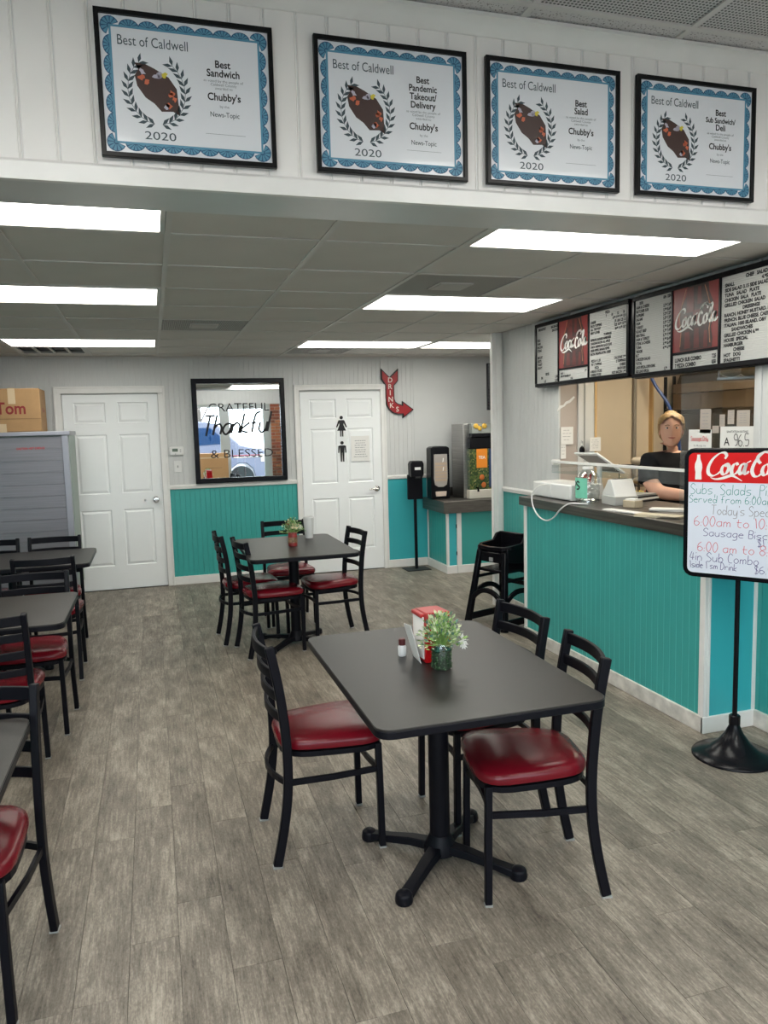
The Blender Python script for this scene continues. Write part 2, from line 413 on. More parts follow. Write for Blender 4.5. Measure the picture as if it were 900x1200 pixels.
# ---- back wall
wb = struct(B(XL-.1, 4.0, BACK+.03, BACK+.13, 0, ZC+.1).build('wall_back', mat('wall_core', (.6, .6, .6), .7)))
for (a, b, z) in [(XL, -.906, 1.066), (-.906, .154, 2.10), (.154, 1.517, 1.066), (1.517, 2.546, 2.10), (2.546, 2.896, 1.066)]:
    sheet('beadboard_panel', M_WHITE, wb, '-y', BACK, a, b, z, ZC, .052, th=.03)
sheet('plain_panel', M_WHITE, wb, '-y', BACK-.001, 3.03, 3.9, .80, ZC, 0, th=.03)
sheet('plain_panel', M_WHITE, wb, '-y', BACK-.001, 2.90, 3.03, 1.066, ZC, 0, th=.03)
M_TEALB = mat('teal_daylight_tint', (0.048, 0.43, 0.48), 0.35)  # teal with the bluish daylight put into its colour
sheet('wainscot_panel', M_TEAL, wb, '-y', BACK, XL, -.906, .0, 1.03, .052, th=.03)
sheet('wainscot_panel', M_TEAL, wb, '-y', BACK, .154, 1.517, .0, 1.03, .052, th=.03)
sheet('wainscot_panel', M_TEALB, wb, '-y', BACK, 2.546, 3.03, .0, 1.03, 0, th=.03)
def rail_y(n, a, b, z0=1.022, z1=1.068): 
    return struct(MB().prism([(BACK-.018, z0+.006), (BACK-.010, z0), (BACK+.01, z0), (BACK+.01, z1), (BACK-.012, z1), (BACK-.022, z1-.012)], 'x', a, b).build(n, M_TRIM))
rail_y('trim_1', XL, -.906); rail_y('trim_2', .154, 1.517); rail_y('trim_3', 2.546, 3.02)
for n, a, b in (('baseboard_back', XL, -.906), ('baseboard_back_middle', .154, 1.517), ('baseboard_back_right', 2.546, 3.02)):
    struct(B(a, b, BACK-.014, BACK+.01, 0, .09).build(n, M_TRIM, bevel=.004))
struct(B(2.890, 2.902, BACK-.006, BACK, 1.068, ZC).build('trim_4', M_WHITE))
struct(B(XL, 3.9, BACK-.012, BACK, ZC-.022, ZC).build('trim_ceiling_back', M_GRID))

def door(name, x0, x1, knob_lever):
    top = 2.02
    d = bpy.data.objects.new(name, None); COL.objects.link(d); d.location = (x0, BACK, 0); struct(d)
    W = x1-x0; y0 = .006; y1 = .034
    s = [.10, .10+(W-.315)/2]; cols = [(s[0], s[1]), (s[1]+.115, W-.10)]
    rows = [(.253, .841), (1.008, 1.615), (1.73, 1.941)]
    mb = MB(); zs = [.01]+[z for r in rows for z in r]+[top]
    for k in range(0, 8, 2): mb.box(.0, W, y0, y1, zs[k], zs[k+1])
    for za, zb in rows:
        mb.box(0, cols[0][0], y0, y1, za, zb); mb.box(cols[0][1], cols[1][0], y0, y1, za, zb); mb.box(cols[1][1], W, y0, y1, za, zb)
    mdoor = mat('door_white', (.88, .90, .91), .36)
    mb.build('slab', mdoor, d)
    for za, zb in rows:
        for xa, xb in cols:
            p = MB(); q = y0+.012; t = .008; r = .034
            def rect(i, y): return [(xa+i, y, za+i), (xb-i, y, za+i), (xb-i, y, zb-i), (xa+i, y, zb-i)]
            vs = rect(0, y0)+rect(t, q)+rect(t+.006, q)+rect(r, y0+.002)
            fs = [(12, 13, 14, 15)]
            for L in range(3): fs += [(L*4+i, L*4+(i+1) % 4, L*4+4+(i+1) % 4, L*4+4+i) for i in range(4)]
            p.add(vs, fs).build('panel', mdoor, d)
    kx = W-.07; kz = .925
    h = MB()
    h.add(*_ly(.034, [(0, 0), (.034, 0), (.034, .006), (.018, .012), (.012, .03)], (kx, y0, kz)))
    if knob_lever:
        h.add(*_ly(0, [(0.012, .03), (.012, .05), (.0, .052)], (kx, y0, kz)))
        h.tube([(kx, y0-.045, kz), (kx-.03, y0-.048, kz+.004), (kx-.07, y0-.046, kz-.002), (kx-.10, y0-.042, kz-.004)], .009, 8)
    else:
        h.add(*_ly(0, [(0.012, .03), (.028, .04), (.031, .055), (.026, .066), (0, .07)], (kx, y0, kz)))
    h.build('door_handle', M_CHROME, d, smooth=True)
    if not knob_lever: MB().tube([(kx-.11, y0+.002, kz), (kx-.11, y0-.02, kz)], .012, 10).build('door_stop', M_CHROME, d, smooth=True)
    for z in (.25, 1.05, 1.8): B(-.004, .004, y0-.008, y0+.004, z-.04, z+.04).build('hinge', M_PLASTIC, d)
    return d
def _ly(_, prof, c, n=18):
    """lathe around the -y axis: prof (r, depth)"""
    vs = []; fs = []
    for r, dd in prof: vs += [(c[0]+r*math.cos(2*PI*k/n), c[1]-dd, c[2]+r*math.sin(2*PI*k/n)) for k in range(n)]
    for i in range(len(prof)-1):
        for k in range(n): fs.append((i*n+k, i*n+(k+1) % n, (i+1)*n+(k+1) % n, (i+1)*n+k))
    return vs, fs
d1 = door('door_1', -.832, .086, False)
d2 = door('door_2', 1.580, 2.500, True)
def casing(n, x0, x1, zt, wd):
    mb = MB(); y = BACK
    def leg(a, b): mb.box(a, b, y-.018, y+.03, 0, zt-wd)
    leg(x0, x0+wd); leg(x1-wd, x1); mb.box(x0, x1, y-.018, y+.03, zt-wd, zt)
    mb.box(x0-.008, x0+.012, y-.026, y, 0, zt); mb.box(x1-.012, x1+.008, y-.026, y, 0, zt); mb.box(x0-.008, x1+.008, y-.026, y, zt-.012, zt+.008)
    struct(mb.build(n, M_TRIM, bevel=.003))
casing('trim_5', -.902, .152, 2.095, .062); casing('trim_6', 1.520, 2.545, 2.09, .05)

# ---- right wall with serving hatch
wr = struct(B(XR+.012, XR+.10, 5.20, 6.20, 0, ZC+.05).build('wall_right', mat('wall_core', (.6, .6, .6), .7)))
B(XR+.012, XR+.10, 3.20, 5.20, 2.02, ZC+.05).build('hatch_head', M_WHITE, wr)
B(XR+.012, XR+.10, YF, 3.20, 0, ZF+.05).build('front_wall_panel', M_WHITE, wr)
sheet('beadboard_panel', M_WHITE, wr, '-x', XR, 5.20, 6.20, 1.066, ZC, .052)
sheet('beadboard_panel', M_WHITE, wr, '-x', XR, 3.20, 5.20, 2.02, ZC, .052)
sheet('beadboard_panel', M_WHITE, wr, '-x', XR, YF, 3.20, 1.066, 2.35, .09)
sheet('wainscot_panel', M_TEAL, wr, '-x', XR, 5.20, 6.20, 0, 1.03, .052)
sheet('wainscot_panel', M_TEAL, wr, '-x', XR, YF, 3.17, 0, 1.03, .052)
struct(MB().prism([(XR-.018, 1.028), (XR+.01, 1.022), (XR+.01, 1.068), (XR-.012, 1.068), (XR-.024, 1.056)], 'y', 5.13, 6.15).build('trim_7', M_TRIM))
struct(MB().prism([(XR-.018, 1.028), (XR+.01, 1.022), (XR+.01, 1.068), (XR-.012, 1.068), (XR-.024, 1.056)], 'y', YF, 3.10).build('trim_8', M_TRIM))
struct(B(XR-.014, XR+.01, 5.13, 6.15, 0, .09).build('baseboard_right', M_BASE, bevel=.004))
struct(B(XR-.014, XR+.01, YF, 3.156, 0, .09).build('baseboard_right_front', M_BASE, bevel=.004))
struct(MB().box(XR-.095, XR+.11, 6.15, 6.20, 0, ZC).box(XR-.060, XR-.01, 6.138, 6.15, 0, ZC).build('trim_post', M_TRIM, bevel=.004))
struct(MB().box(XR-.012, XR+.004, 5.168, 5.20, 1.075, 2.02).build('trim_hatch_left', M_WHITE, bevel=.003))
struct(MB().box(XR-.016, XR+.11, 3.09, 3.205, 1.075, 2.35).box(XR-.026, XR-.016, 3.15, 3.175, 1.075, 2.35).build('trim_hatch_right', M_WHITE, bevel=.003))
# other walls
wl = struct(B(XL-.1, XL, YF, BACK+.03, 0, ZF+.05).build('wall_left', M_WHITE))
sheet('wainscot_panel', M_TEAL, wl, '+x', XL+.012, YF, BACK, 0, 1.03, .052)
struct(B(XL, XL+.03, YF, BACK, 1.03, 1.07).build('trim_9', M_TRIM))
# alcove
wa = struct(B(3.9, 4.0, 6.1, BACK+.03, 0, ZC+.05).build('wall_alcove_right', M_WHITE))
struct(B(XR+.10, 4.0, 6.12, 6.20, 0, ZC+.05).build('wall_alcove_front', M_WHITE))

# ---- front wall with shop windows
wf = struct(MB().box(XL-.1, XR+.1, YF-.12, YF, 2.24, ZF+.05).box(XL-.1, XR+.1, YF-.12, YF, 0, .12).box(XL-.1, -2.4, YF-.12, YF, .12, 2.24)
            .box(2.72, XR+.1, YF-.12, YF-.06, .12, 2.24).build('wall_front', M_WHITE))
sheet('beadboard_panel', M_WHITE, wf, '+y', YF+.012, XL, XR, 2.26, ZF, .09)
M_FRAMEW = mat('aluminium_window_frame', (.42, .45, .45), .4, metal=.3)
wins = [(-2.4, -1.3), (-1.25, -.15), (-.10, .86), (.92, 1.60)]
for n, (a, b) in enumerate(wins):
    e = bpy.data.objects.new('window_%d' % (n+1), None); COL.objects.link(e); e.location = (a, YF-.06, 0); struct(e)
    W = b-a; mb = MB(); t = .05
    mb.box(-.03, t, -.04, .04, .12, 2.24).box(W-t, W+.03, -.04, .04, .12, 2.24).box(t, W-t, -.04, .04, .12, .45).box(t, W-t, -.04, .04, 2.18, 2.24)
    mb.build('window_frame', M_FRAMEW, e); B(t, W-t, -.003, .003, .45, 2.18).build('pane', M_PANE, e)
    portal(a+t, b-t, .45, 2.18, YF-.03)
e = bpy.data.objects.new('door_3', None); COL.objects.link(e); e.location = (1.63, YF-.06, 0); struct(e)
mb = MB(); mb.box(0, .14, -.04, .04, .12, 2.24).box(.93, 1.09, -.04, .04, .12, 2.24).box(.14, .93, -.04, .04, .12, .35).box(.14, .93, -.04, .04, 2.13, 2.24)
mb.build('door_frame', M_FRAMEW, e); B(.14, .93, -.003, .003, .35, 2.13).build('pane', M_PANE, e)
MB().tube([(.2, .05, 1.0), (.2, .09, 1.0), (.87, .09, 1.0), (.87, .05, 1.0)], .012, 8).build('push_bar', M_CHROME, e)
portal(1.77, 2.56, .35, 2.13, YF-.03)
# brick pier, laid brick by brick
pier = struct(B(2.725, 2.958, YF+.002, YF+.10, 0, 2.235).build('wall_brick_pier', mat('mortar', (.35, .31, .27), .9)))
M_BR = [mat('brick_red', (.25, .075, .04), .8, var=.2, vscale=20), mat('brick_brown', (.17, .06, .035), .8, var=.2, vscale=20), mat('brick_orange', (.33, .13, .06), .8, var=.2, vscale=20)]
bi = 0; z = .004
while z < 2.17:
    xs = [(2.722, 2.92), (2.93, 2.962)] if bi % 2 else [(2.722, 2.812), (2.822, 2.962)]
    for a, b in xs: B(a, b, YF+.095, YF+.112, z, z+.062).build('brick', random.choice(M_BR), pier)
    z += .0745; bi += 1

# ---- ceiling
ce = struct(MB().box(XL, XR+.1, 2.74, BACK+.03, ZC+.10, ZC+.14).box(XR+.1, 4.0, 6.12, BACK+.03, ZC+.10, ZC+.14).build('ceiling', mat('plenum', (.1, .1, .1), .9)))
lights = [(-2, -1), (-2, 2), (-2, 6), (2, -1), (2, 2), (2, 6), (4, 6)]
skip = set()
for k, j in lights: skip |= {(k, j), (k+1, j)}
perfs = {(2, 1): 'near', (0, 4): 'middle', (2, 7): 'far'}; slots = {(-2, 7)}
skip |= set(perfs) | slots
tm = {}
for k in range(-5, 6):
    for j in range(-1, 9):
        if (k, j) in skip: continue
        x0, x1 = max(GX(k), XL), GX(k+1); y0, y1 = max(GY(j), 2.742), min(GY(j+1), BACK)
        if k == 4 and j <= 4: x1 = min(x1, XR)
        if k == 5 and j <= 4: continue
        x1 = min(x1, 3.9)
        key = (round(x1-x0, 3), round(y1-y0, 3))
        if key not in tm:
            W, D = key
            o = B(.004, W-.004, .004, D-.004, .006, .020).build('ceiling_tile', M_TILE, ce, bevel=.003, seg=1); tm[key] = o
        else: o = tm[key].copy(); COL.objects.link(o)
        o.location = (x0, y0, ZC-.004+random.uniform(-.0008, .0008))
for k in range(-4, 7):
    x = GX(k) if k < 6 else 3.85
    y1 = BACK; y0 = 2.742 if x < XR else 6.2
    segs = [(y0, y1)]
    for q, jj in lights:
        if k == q+1: segs = [t for a, b in segs for t in ((a, min(b, GY(jj)+.012)), (max(a, GY(jj+1)-.012), b)) if t[1]-t[0] > .03]
    for a, b in segs: B(x-.012, x+.012, a, b, ZC-.004, ZC+.02).build('grid_bar', M_GRID, ce)
for j in range(0, 9):
    y = GY(j); x1 = 3.9 if y > 6.2 else XR
    ks = [k for k in range(-5, 6) if GX(k) < x1-.05]
    for k in ks:
        a = max(GX(k)+.012, XL); b = min(GX(k+1)-.012, x1)
        if any((k in (q, q+1)) and j in (jj, jj+1) for q, jj in lights) and any(k == q+0 or k == q+1 for q, jj in lights if j in (jj, jj+1)): pass
        B(a, b, y-.009, y+.009, ZC-.003, ZC+.02).build('cross_bar', M_GRID, ce)
lname = {(-2, -1): 'long ceiling light nearest the beam on the left', (-2, 2): 'second long ceiling light from the beam on the left', (-2, 6): 'farthest long ceiling light on the left, beside the slotted grille',
         (2, -1): 'long ceiling light nearest the beam on the right', (2, 2): 'long ceiling light just behind the near square air diffuser', (2, 6): 'far long ceiling light above the arrow sign, left of its pair', (4, 6): 'far right long ceiling light, partly behind the white corner post'}
for k, j in lights:
    x0 = GX(k)+.014; x1 = min(GX(k+2)-.014, 3.84); y0 = GY(j)+.012; y1 = GY(j+1)-.012
    e = empty('ceiling_light', 'white '+lname[(k, j)], 'light', (x0, y0, ZC), 0, 'fluorescent ceiling lights')
    W, D = x1-x0, y1-y0; f = .018
    MB().box(0, W, 0, f, -.004, .03).box(0, W, D-f, D, -.004, .03).box(0, f, f, D-f, -.004, .03).box(W-f, W, f, D-f, -.004, .03).build('frame', M_GRID, e)
    B(f, W-f, f, D-f, 0, .012).build('diffuser', M_LAMP, e)
    B(0, W, 0, D, .03, .09).build('housing', M_PLASTICG, e)
M_PERF = perf_material('perforated_grille', (.42, .40, .38), (.05, .05, .05), 75)
M_PERF2 = perf_material('perforated_return', (.55, .54, .53), (.06, .06, .06), 70)
for (k, j), nm in perfs.items():
    x0 = GX(k)+.013; y0 = GY(j)+.010; W = .624-.026; D = .595-.020
    e = empty('air_diffuser', 'square perforated ceiling air diffuser with centre plate, '+{'near': 'just before the near right light', 'middle': 'above the gap left of the mirror', 'far': 'nearest the back wall'}[nm], 'vent', (x0, y0, ZC), 0, 'ceiling air diffusers')
    B(0, W, 0, D, .0, .012).build('perforated_plate', M_PERF, e, bevel=.002)
    mb = MB(); a, b, c, d = W*.33, W*.67, D*.33, D*.67
    for (p, q, r, s) in ((a, b, c, c+.008), (a, b, d-.008, d), (a, a+.008, c, d), (b-.008, b, c, d)): mb.box(p, q, r, s, -.006, 0)
    mb.build('rim', M_GRID, e); B(a+.008, b-.008, c+.008, d-.008, -.010, -.004).build('centre_plate', mat('diffuser_plate', (.5, .48, .46), .5), e, bevel=.002)
x0, y0 = GX(-2)+.013, GY(7)+.010
e = empty('return_grille', 'ceiling return grille of dark slots beside the far left light', 'vent', (x0, y0, ZC), 0)
W, D = .598, .575
MB().box(0, W, 0, .03, -.003, .01).box(0, W, D-.03, D, -.003, .01).box(0, .03, .03, D-.03, -.003, .01).box(W-.03, W, .03, D-.03, -.003, .01).build('frame', M_GRID, e)
B(.03, W-.03, .03, D-.03, .02, .03).build('backing', M_BLACKM, e)
for q in range(3): B(.155+q*.135, .175+q*.135, .03, D-.03, -.003, .01).build('divider', M_GRID, e)

# front room ceiling
cf = struct(B(XL, XR+.1, YF, 2.49, ZF+.05, ZF+.09).build('ceiling_front', mat('plenum', (.1, .1, .1), .9)))
FL = [-1.17, -.56, 1.27, 1.88]
FX = [1.27+.61*k for k in range(-7, 4)]; FY = [2.38-.61*k for k in range(0, 8)]
M_SPECK = bpy.data.materials.new('speckled_tile'); M_SPECK.use_nodes = True
def _speck():
    nt = M_SPECK.node_tree; p = nt.nodes['Principled BSDF']; p.inputs['Roughness'].default_value = .9
    tc = nt.nodes.new('ShaderNodeTexCoord'); n = nt.nodes.new('ShaderNodeTexNoise'); n.inputs['Scale'].default_value = 130; n.inputs['Detail'].default_value = 1
    r = nt.nodes.new('ShaderNodeValToRGB'); r.color_ramp.elements[0].position = .34; r.color_ramp.elements[0].color = (.22, .2, .2, 1); r.color_ramp.elements[1].position = .40; r.color_ramp.elements[1].color = (.62, .60, .60, 1)
    nt.links.new(tc.outputs['Object'], n.inputs['Vector']); nt.links.new(n.outputs[0], r.inputs[0]); nt.links.new(r.outputs[0], p.inputs['Base Color'])
_speck()
for i, x in enumerate([XL]+[q for q in FX if q > XL+.05]):
    xs = [XL]+[q for q in FX if q > XL+.05]+[XR]
    xa, xb = xs[i], xs[i+1]
    if xb-xa < .03: continue
    ys = [2.49]+FY+[YF]
    for j in range(len(ys)-1):
        yb, ya = ys[j], ys[j+1]
        if yb-ya < .03 or ya < YF-.01: continue
        perf = xa > 1.2 and j == 1
        if j in (3, 5) and any(abs(xa-q) < .02 for q in FL): continue
        B(xa+.006, xb-.006, ya+.006, yb-.006, ZF+.004, ZF+.018).build('ceiling_tile', M_PERF2 if perf else M_SPECK, cf)
for x in FX:
    if XL+.05 < x < XR:
        segs = [(YF, -.67), (-.06, .55), (1.16, 2.49)] if abs(x+.56) < .02 or abs(x-1.88) < .02 else [(YF, 2.49)]
        for a, b in segs: B(x-.012, x+.012, a, b, ZF-.002, ZF+.02).build('grid_bar', M_GRID, cf)
for i, (x, y) in enumerate([(-1.17, .55), (1.27, .55), (-1.17, -.67), (1.27, -.67)]):  # unseen fixtures, added to brighten the header
    e = empty('ceiling_light', 'added unseen ceiling light over the front room, %s' % ('left and nearer the beam', 'right and nearer the beam', 'left by the shop windows', 'right by the shop windows')[i], 'light', (x+.012, y+.012, ZF), 0, 'added lights of the front room')
    W, D, f = 1.22-.024, .61-.024, .018
    MB().box(0, W, 0, f, -.004, .03).box(0, W, D-f, D, -.004, .03).box(0, f, f, D-f, -.004, .03).box(W-f, W, f, D-f, -.004, .03).build('frame', M_GRID, e)
    B(f, W-f, f, D-f, 0, .012).build('diffuser', M_FLAMP, e)
for y in FY:
    if y > YF+.02: B(XL, XR, y-.012, y+.012, ZF-.003, ZF+.02).build('cross_bar', M_GRID, cf)

# ---- header beam, boards, trim
hd = struct(B(XL, XR, 2.50, 2.74, 2.352, ZF+.05).build('wall_header', mat('beam_paint', (.66, .66, .66), .28, var=.03)))
x = XL; hp = .1016; bm0 = None
x = 0.302-hp*33
while x < XR:
    a, b = max(x, XL), min(x+hp, XR)
    if b-a > .02:
        if b-a > hp-.001:
            if bm0 is None:
                q = [(.0012, 0), (.0042, -.0045), (hp*.5-.003, -.0045), (hp*.5-.001, -.0065), (hp*.5+.001, -.0065), (hp*.5+.003, -.0045)][0:2]+[(hp-.0098, -.0045), (hp-.0078, -.0018), (hp-.0058, -.0045), (hp-.0042, -.0045), (hp-.0012, 0)]
                bm0 = MB().prism([(u, v) for u, v in q], 'z', 2.395, 2.915).build('board', M_HEAD, hd); o = bm0
            else: o = bm0.copy(); COL.objects.link(o)
            o.location = (a, 2.50, 0)
        else: B(a+.001, b-.001, 2.4960, 2.50, 2.395, 2.915).build('board', M_HEAD, hd)
    x += hp
struct(MB().prism([(2.478, 2.350), (2.50, 2.350), (2.50, 2.410), (2.488, 2.410), (2.478, 2.400)], 'x', XL, XR).build('trim_header_bottom', M_TRIM))
struct(MB().prism([(2.50, 2.905), (2.490, 2.905), (2.480, 2.915), (2.474, 2.930), (2.462, 2.945), (2.450, 2.950), (2.450, 2.962), (2.50, 2.962)], 'x', XL, XR).build('trim_crown', M_TRIM, smooth=True))

# ---- kitchen shell
struct(B(5.2, 5.3, 2.5, 6.2, 0, 2.5).build('wall_kitchen_back', M_BEIGE))
struct(B(3.072, 5.3, 6.02, 6.10, 0, 2.5).build('wall_kitchen_end', M_BEIGE))
struct(B(3.072, 5.3, 2.5, 2.6, 0, 2.5).build('wall_kitchen_near', M_BEIGE))
struct(B(3.072, 5.2, 2.6, 6.02, 2.42, 2.46).build('ceiling_kitchen', M_WHITE))

# ================================================================== SERVICE COUNTER
cx0 = 2.642
e = empty('service_counter', 'long teal beadboard service counter with dark metal top under the menu boards', 'counter', (cx0, 3.17, 0))
L = 1.955
prof = bead_profile(0.012, L-.012, .052)
MB().prism([(-o, a) for a, o in prof]+[(.30, L-.012), (.30, .012)], 'z', .08, 1.008).build('front_panel', M_TEAL, e)
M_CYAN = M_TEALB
mb = MB(); a = .012+.052
while a < L-.03: mb.box(-.0015, .003, a-.0016, a+.0016, .088, 1.008); a += .052
mb.build('bead_highlights', mat('teal_bead_highlight', (.10, .47, .45), .35), e, kind='stuff')  # paler strips paint the highlights that the grooves catch
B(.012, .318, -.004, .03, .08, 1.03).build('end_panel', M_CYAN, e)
MB().box(-.008, .012, -.010, .030, .085, 1.008).box(.012, .030, -.012, .004, .085, 1.008).build('corner_trim', M_TRIM, e, bevel=.003)
B(.298, .318, -.012, .0, .085, 1.03).build('corner_trim', M_TRIM, e, bevel=.003)
MB().box(-.008, .012, L-.030, L+.010, .085, 1.008).build('corner_trim', M_TRIM, e, bevel=.003)
B(-.012, .02, -.014, L+.01, 0, .088).build('skirting', M_BASE, e, bevel=.004)
B(-.012, .316, -.016, .004, 0, .088).build('skirting', M_TRIM, e, bevel=.004)
MB().box(-.030, .318, -.04, L+.045, 1.010, 1.075)  .box(.318, .60, .055, L+.025, 1.045, 1.075).build('metal_top', M_STEELD, e, bevel=.004)
B(.42, .60, .055, L+.02, .0, 1.045).build('inner_body', M_PLASTICG, e)

# ================================================================== DINING FURNITURE
def make_chair():
    e = empty('dining_chair', 'x', 'chair', (0, 0, 0), 0, 'black ladder-back chairs with burgundy seats')
    # seat pad: rounded trapezoid with dome
    out = []
    def ring(k, z, n=28):
        pts = []
        for i in range(n):
            a = 2*PI*i/n; c, s_ = math.cos(a), math.sin(a)
            x = .012+.205*math.copysign(abs(c)**.48, c); hw = .188+.026*(x/.2); y = hw*math.copysign(abs(s_)**.5, s_)
            pts.append((.012+(x-.012)*k, y*k, z))
        return pts
    vs = []; n = 28
    for k, z in ((.93, .424), (.985, .430), (1.0, .443), (.985, .458), (.93, .469), (.8, .476), (.5, .481), (.2, .482)): vs += ring(k, z)
    fs = [(i*n+j, i*n+(j+1) % n, (i+1)*n+(j+1) % n, (i+1)*n+j) for i in range(7) for j in range(n)]+[tuple(range(n-1, -1, -1)), tuple(range(7*n, 8*n))]
    MB().add(vs, fs).build('seat', M_SEAT, e, smooth=True)
    fr = [p for p in ring(.90, .410)]
    MB().sweep(fr, [(-.012, -.010), (.012, -.010), (.012, .010), (-.012, .010)], closed=True).build('seat_frame', M_BLACK, e)
    sec = [(-.0125, -.0125), (.0125, -.0125), (.0125, .0125), (-.0125, .0125)]
    for s_ in (-1, 1):
        lg = MB().sweep([(.178, s_*.172, .42), (.181, s_*.174, .25), (.184, s_*.177, .006)], sec, (1, 0, 0)).build('front_leg', M_BLACK, e, bevel=.004)
        B(.184-.013, .184+.013, s_*.177-.013, s_*.177+.013, 0, .005).build('foot_glide', M_GLIDE, lg)
        pts = crom([(-.225, s_*.184, .006), (-.196, s_*.183, .14), (-.176, s_*.182, .28), (-.172, s_*.182, .42), (-.180, s_*.182, .56), (-.195, s_*.181, .69), (-.222, s_*.18, .838)], 3)
        ps = MB().sweep(pts, [(-.0125, -.017), (.0125, -.017), (.0125, .017), (-.0125, .017)], (1, 0, 0)).build('rear_post', M_BLACK, e, bevel=.004)
        B(-.225-.018, -.225+.018, s_*.184-.014, s_*.184+.014, 0, .005).build('foot_glide', M_GLIDE, ps)
    def xs(z): 
        P = [(.006, -.225), (.14, -.196), (.28, -.176), (.42, -.172), (.56, -.18), (.69, -.195), (.84, -.222)]
        for (a, p), (b, q) in zip(P, P[1:]):
            if a <= z <= b: return p+(q-p)*(z-a)/(b-a)
    for z, h in ((.808, .044), (.728, .038), (.646, .036), (.564, .034)):
        x0 = xs(z); pts = []
        for i in range(13):
            t = -1+2*i/12; pts.append((x0-.034*(1-t*t), t*.178, z))
        MB().sweep(pts, [(-.007, -h/2), (.007, -h/2), (.007, h/2), (-.007, h/2)]).build('back_slat', M_BLACK, e, bevel=.003)
    zz = .318; ss = [(-.006, -.011), (.006, -.011), (.006, .011), (-.006, .011)]
    for s_ in (-1, 1): MB().sweep([(xs(zz), s_*.181, zz), (0, s_*.186, zz), (.181, s_*.174, zz)], ss).build('stretcher', M_BLACK, e)
    MB().sweep([(.181-.02*(1-t*t), t*.174, zz) for t in [-1+i/4 for i in range(9)]], ss).build('stretcher', M_BLACK, e)
    MB().sweep([(xs(zz)-.05*(1-t*t), t*.18, zz) for t in [-1+i/4 for i in range(9)]], ss).build('stretcher', M_BLACK, e)
    return e
chair0 = make_chair(); used = [False]
def chair(x, y, deg, label):
    if not used[0]: o = chair0; used[0] = True
    else: o = dup(chair0)
    o.location = (x, y, 0); o.rotation_euler = (0, 0, R(deg)); o['label'] = label; return o
def make_table():
    e = empty('dining_table', 'x', 'table', (0, 0, 0), 0, 'black laminate pedestal tables')
    W, D, r = .38, .535, .05; pts = []
    for cx, cy, a0 in ((W-r, D-r, 0), (-W+r, D-r, 90), (-W+r, -D+r, 180), (W-r, -D+r, 270)):
        pts += [(cx+r*math.cos(R(a0+q)), cy+r*math.sin(R(a0+q))) for q in (0, 22, 45, 68, 90)]
    MB().prism(pts, 'z', .745, .752).build('tabletop', M_TOP, e, bevel=.002)
    MB().prism([(a*1.002, b*1.002) for a, b in pts], 'z', .722, .7465).build('edge_band', M_BLACK, e, bevel=.003)
    MB().lathe([(.038, .05), (.038, .70)], 20).build('column', M_BLACK, e, smooth=True)
    MB().box(-.15, .15, -.018, .018, .700, .722).box(-.018, .018, -.15, .15, .700, .722).lathe([(.07, .69), (.07, .712)], 20).build('mounting_plate', M_BLACK, e)
    MB().lathe([(.062, .03), (.060, .055), (.045, .085), (.040, .10)], 20).build('hub', M_BLACK, e, smooth=True)
    for a in (45, 135, 225, 315):
        c, s_ = math.cos(R(a)), math.sin(R(a)); pts = [(c*q, s_*q, z) for q, z in ((.03, .055), (.12, .050), (.22, .034), (.30, .024))]
        f = MB().sweep(pts, [(-.030, -.020), (.030, -.020), (.024, .012), (-.024, .012)], scales=[1, .9, .8, .85]).lathe([(.03, .0), (.032, .012), (.028, .035), (.012, .045)], 14, (c*.305, s_*.305)).build('foot', M_BLACK, e, bevel=.004, smooth=True)
    return e
T = make_table(); T.location = (.952, 2.548, 0); T['label'] = 'large black table in the foreground with the red napkin holder and green plant'
T2 = dup(T); T2.location = (.972, 5.63, 0); T2['label'] = 'black table before the mirror holding the flower can and foam cup'
T3 = dup(T); T3.location = (-.985, 5.86, 0); T3.rotation_euler = (0, 0, R(90)); T3['label'] = 'black table farthest back on the left, in front of the metal freezer'
T4 = dup(T); T4.location = (-.972, 4.13, 0); T4.rotation_euler = (0, 0, R(90)); T4['label'] = 'middle black table of the three along the left edge'
T5 = dup(T); T5.location = (-.94, 2.14, 0); T5.rotation_euler = (0, 0, R(90)); T5['label'] = 'nearest black table at the left edge, only its right corner in view'

chair(.585, 2.872, 0, 'burgundy seat ladder-back chair at the left side of the large foreground table')
chair(1.215, 2.363, 169, 'nearest full chair, right of the foreground table, its seat wholly in view')
chair(1.245, 2.862, 184, 'chair tucked behind the nearest right chair, far right side of foreground table')
chair(.665, 5.955, 4, 'farther of two chairs on the left of the mirror-side table')
chair(.78, 5.55, 9, 'nearer of two chairs on the left of the mirror-side table')
chair(1.275, 5.70, 186, 'chair at the right side of the flower can table')
chair(1.055, 6.345, -90, 'chair behind the flower can table, backed by the teal wall')
chair(-.765, 6.19, -90, 'far left chair with its back against the freezer, beside the white door')
chair(-1.21, 6.19, -90, 'chair against the freezer, cut by the left edge of the picture')
chair(-.715, 5.53, 90, 'chair on the near side of the farthest left table')
chair(-.70, 4.52, -91, 'chair behind the middle left table, seat tucked under it')
chair(-.765, 3.86, 90, 'chair on the near side of the middle left table, red seat bright in the light')
chair(-.608, 2.375, -98, 'chair tucked under the nearest left table, seat and splayed leg in the corner')

# ---- high chair
e = empty('high_chair', 'black plastic restaurant high chair beside the counter end', 'high chair', (2.668, 5.56, 0), R(20)); e.scale = (.9, .9, 1)
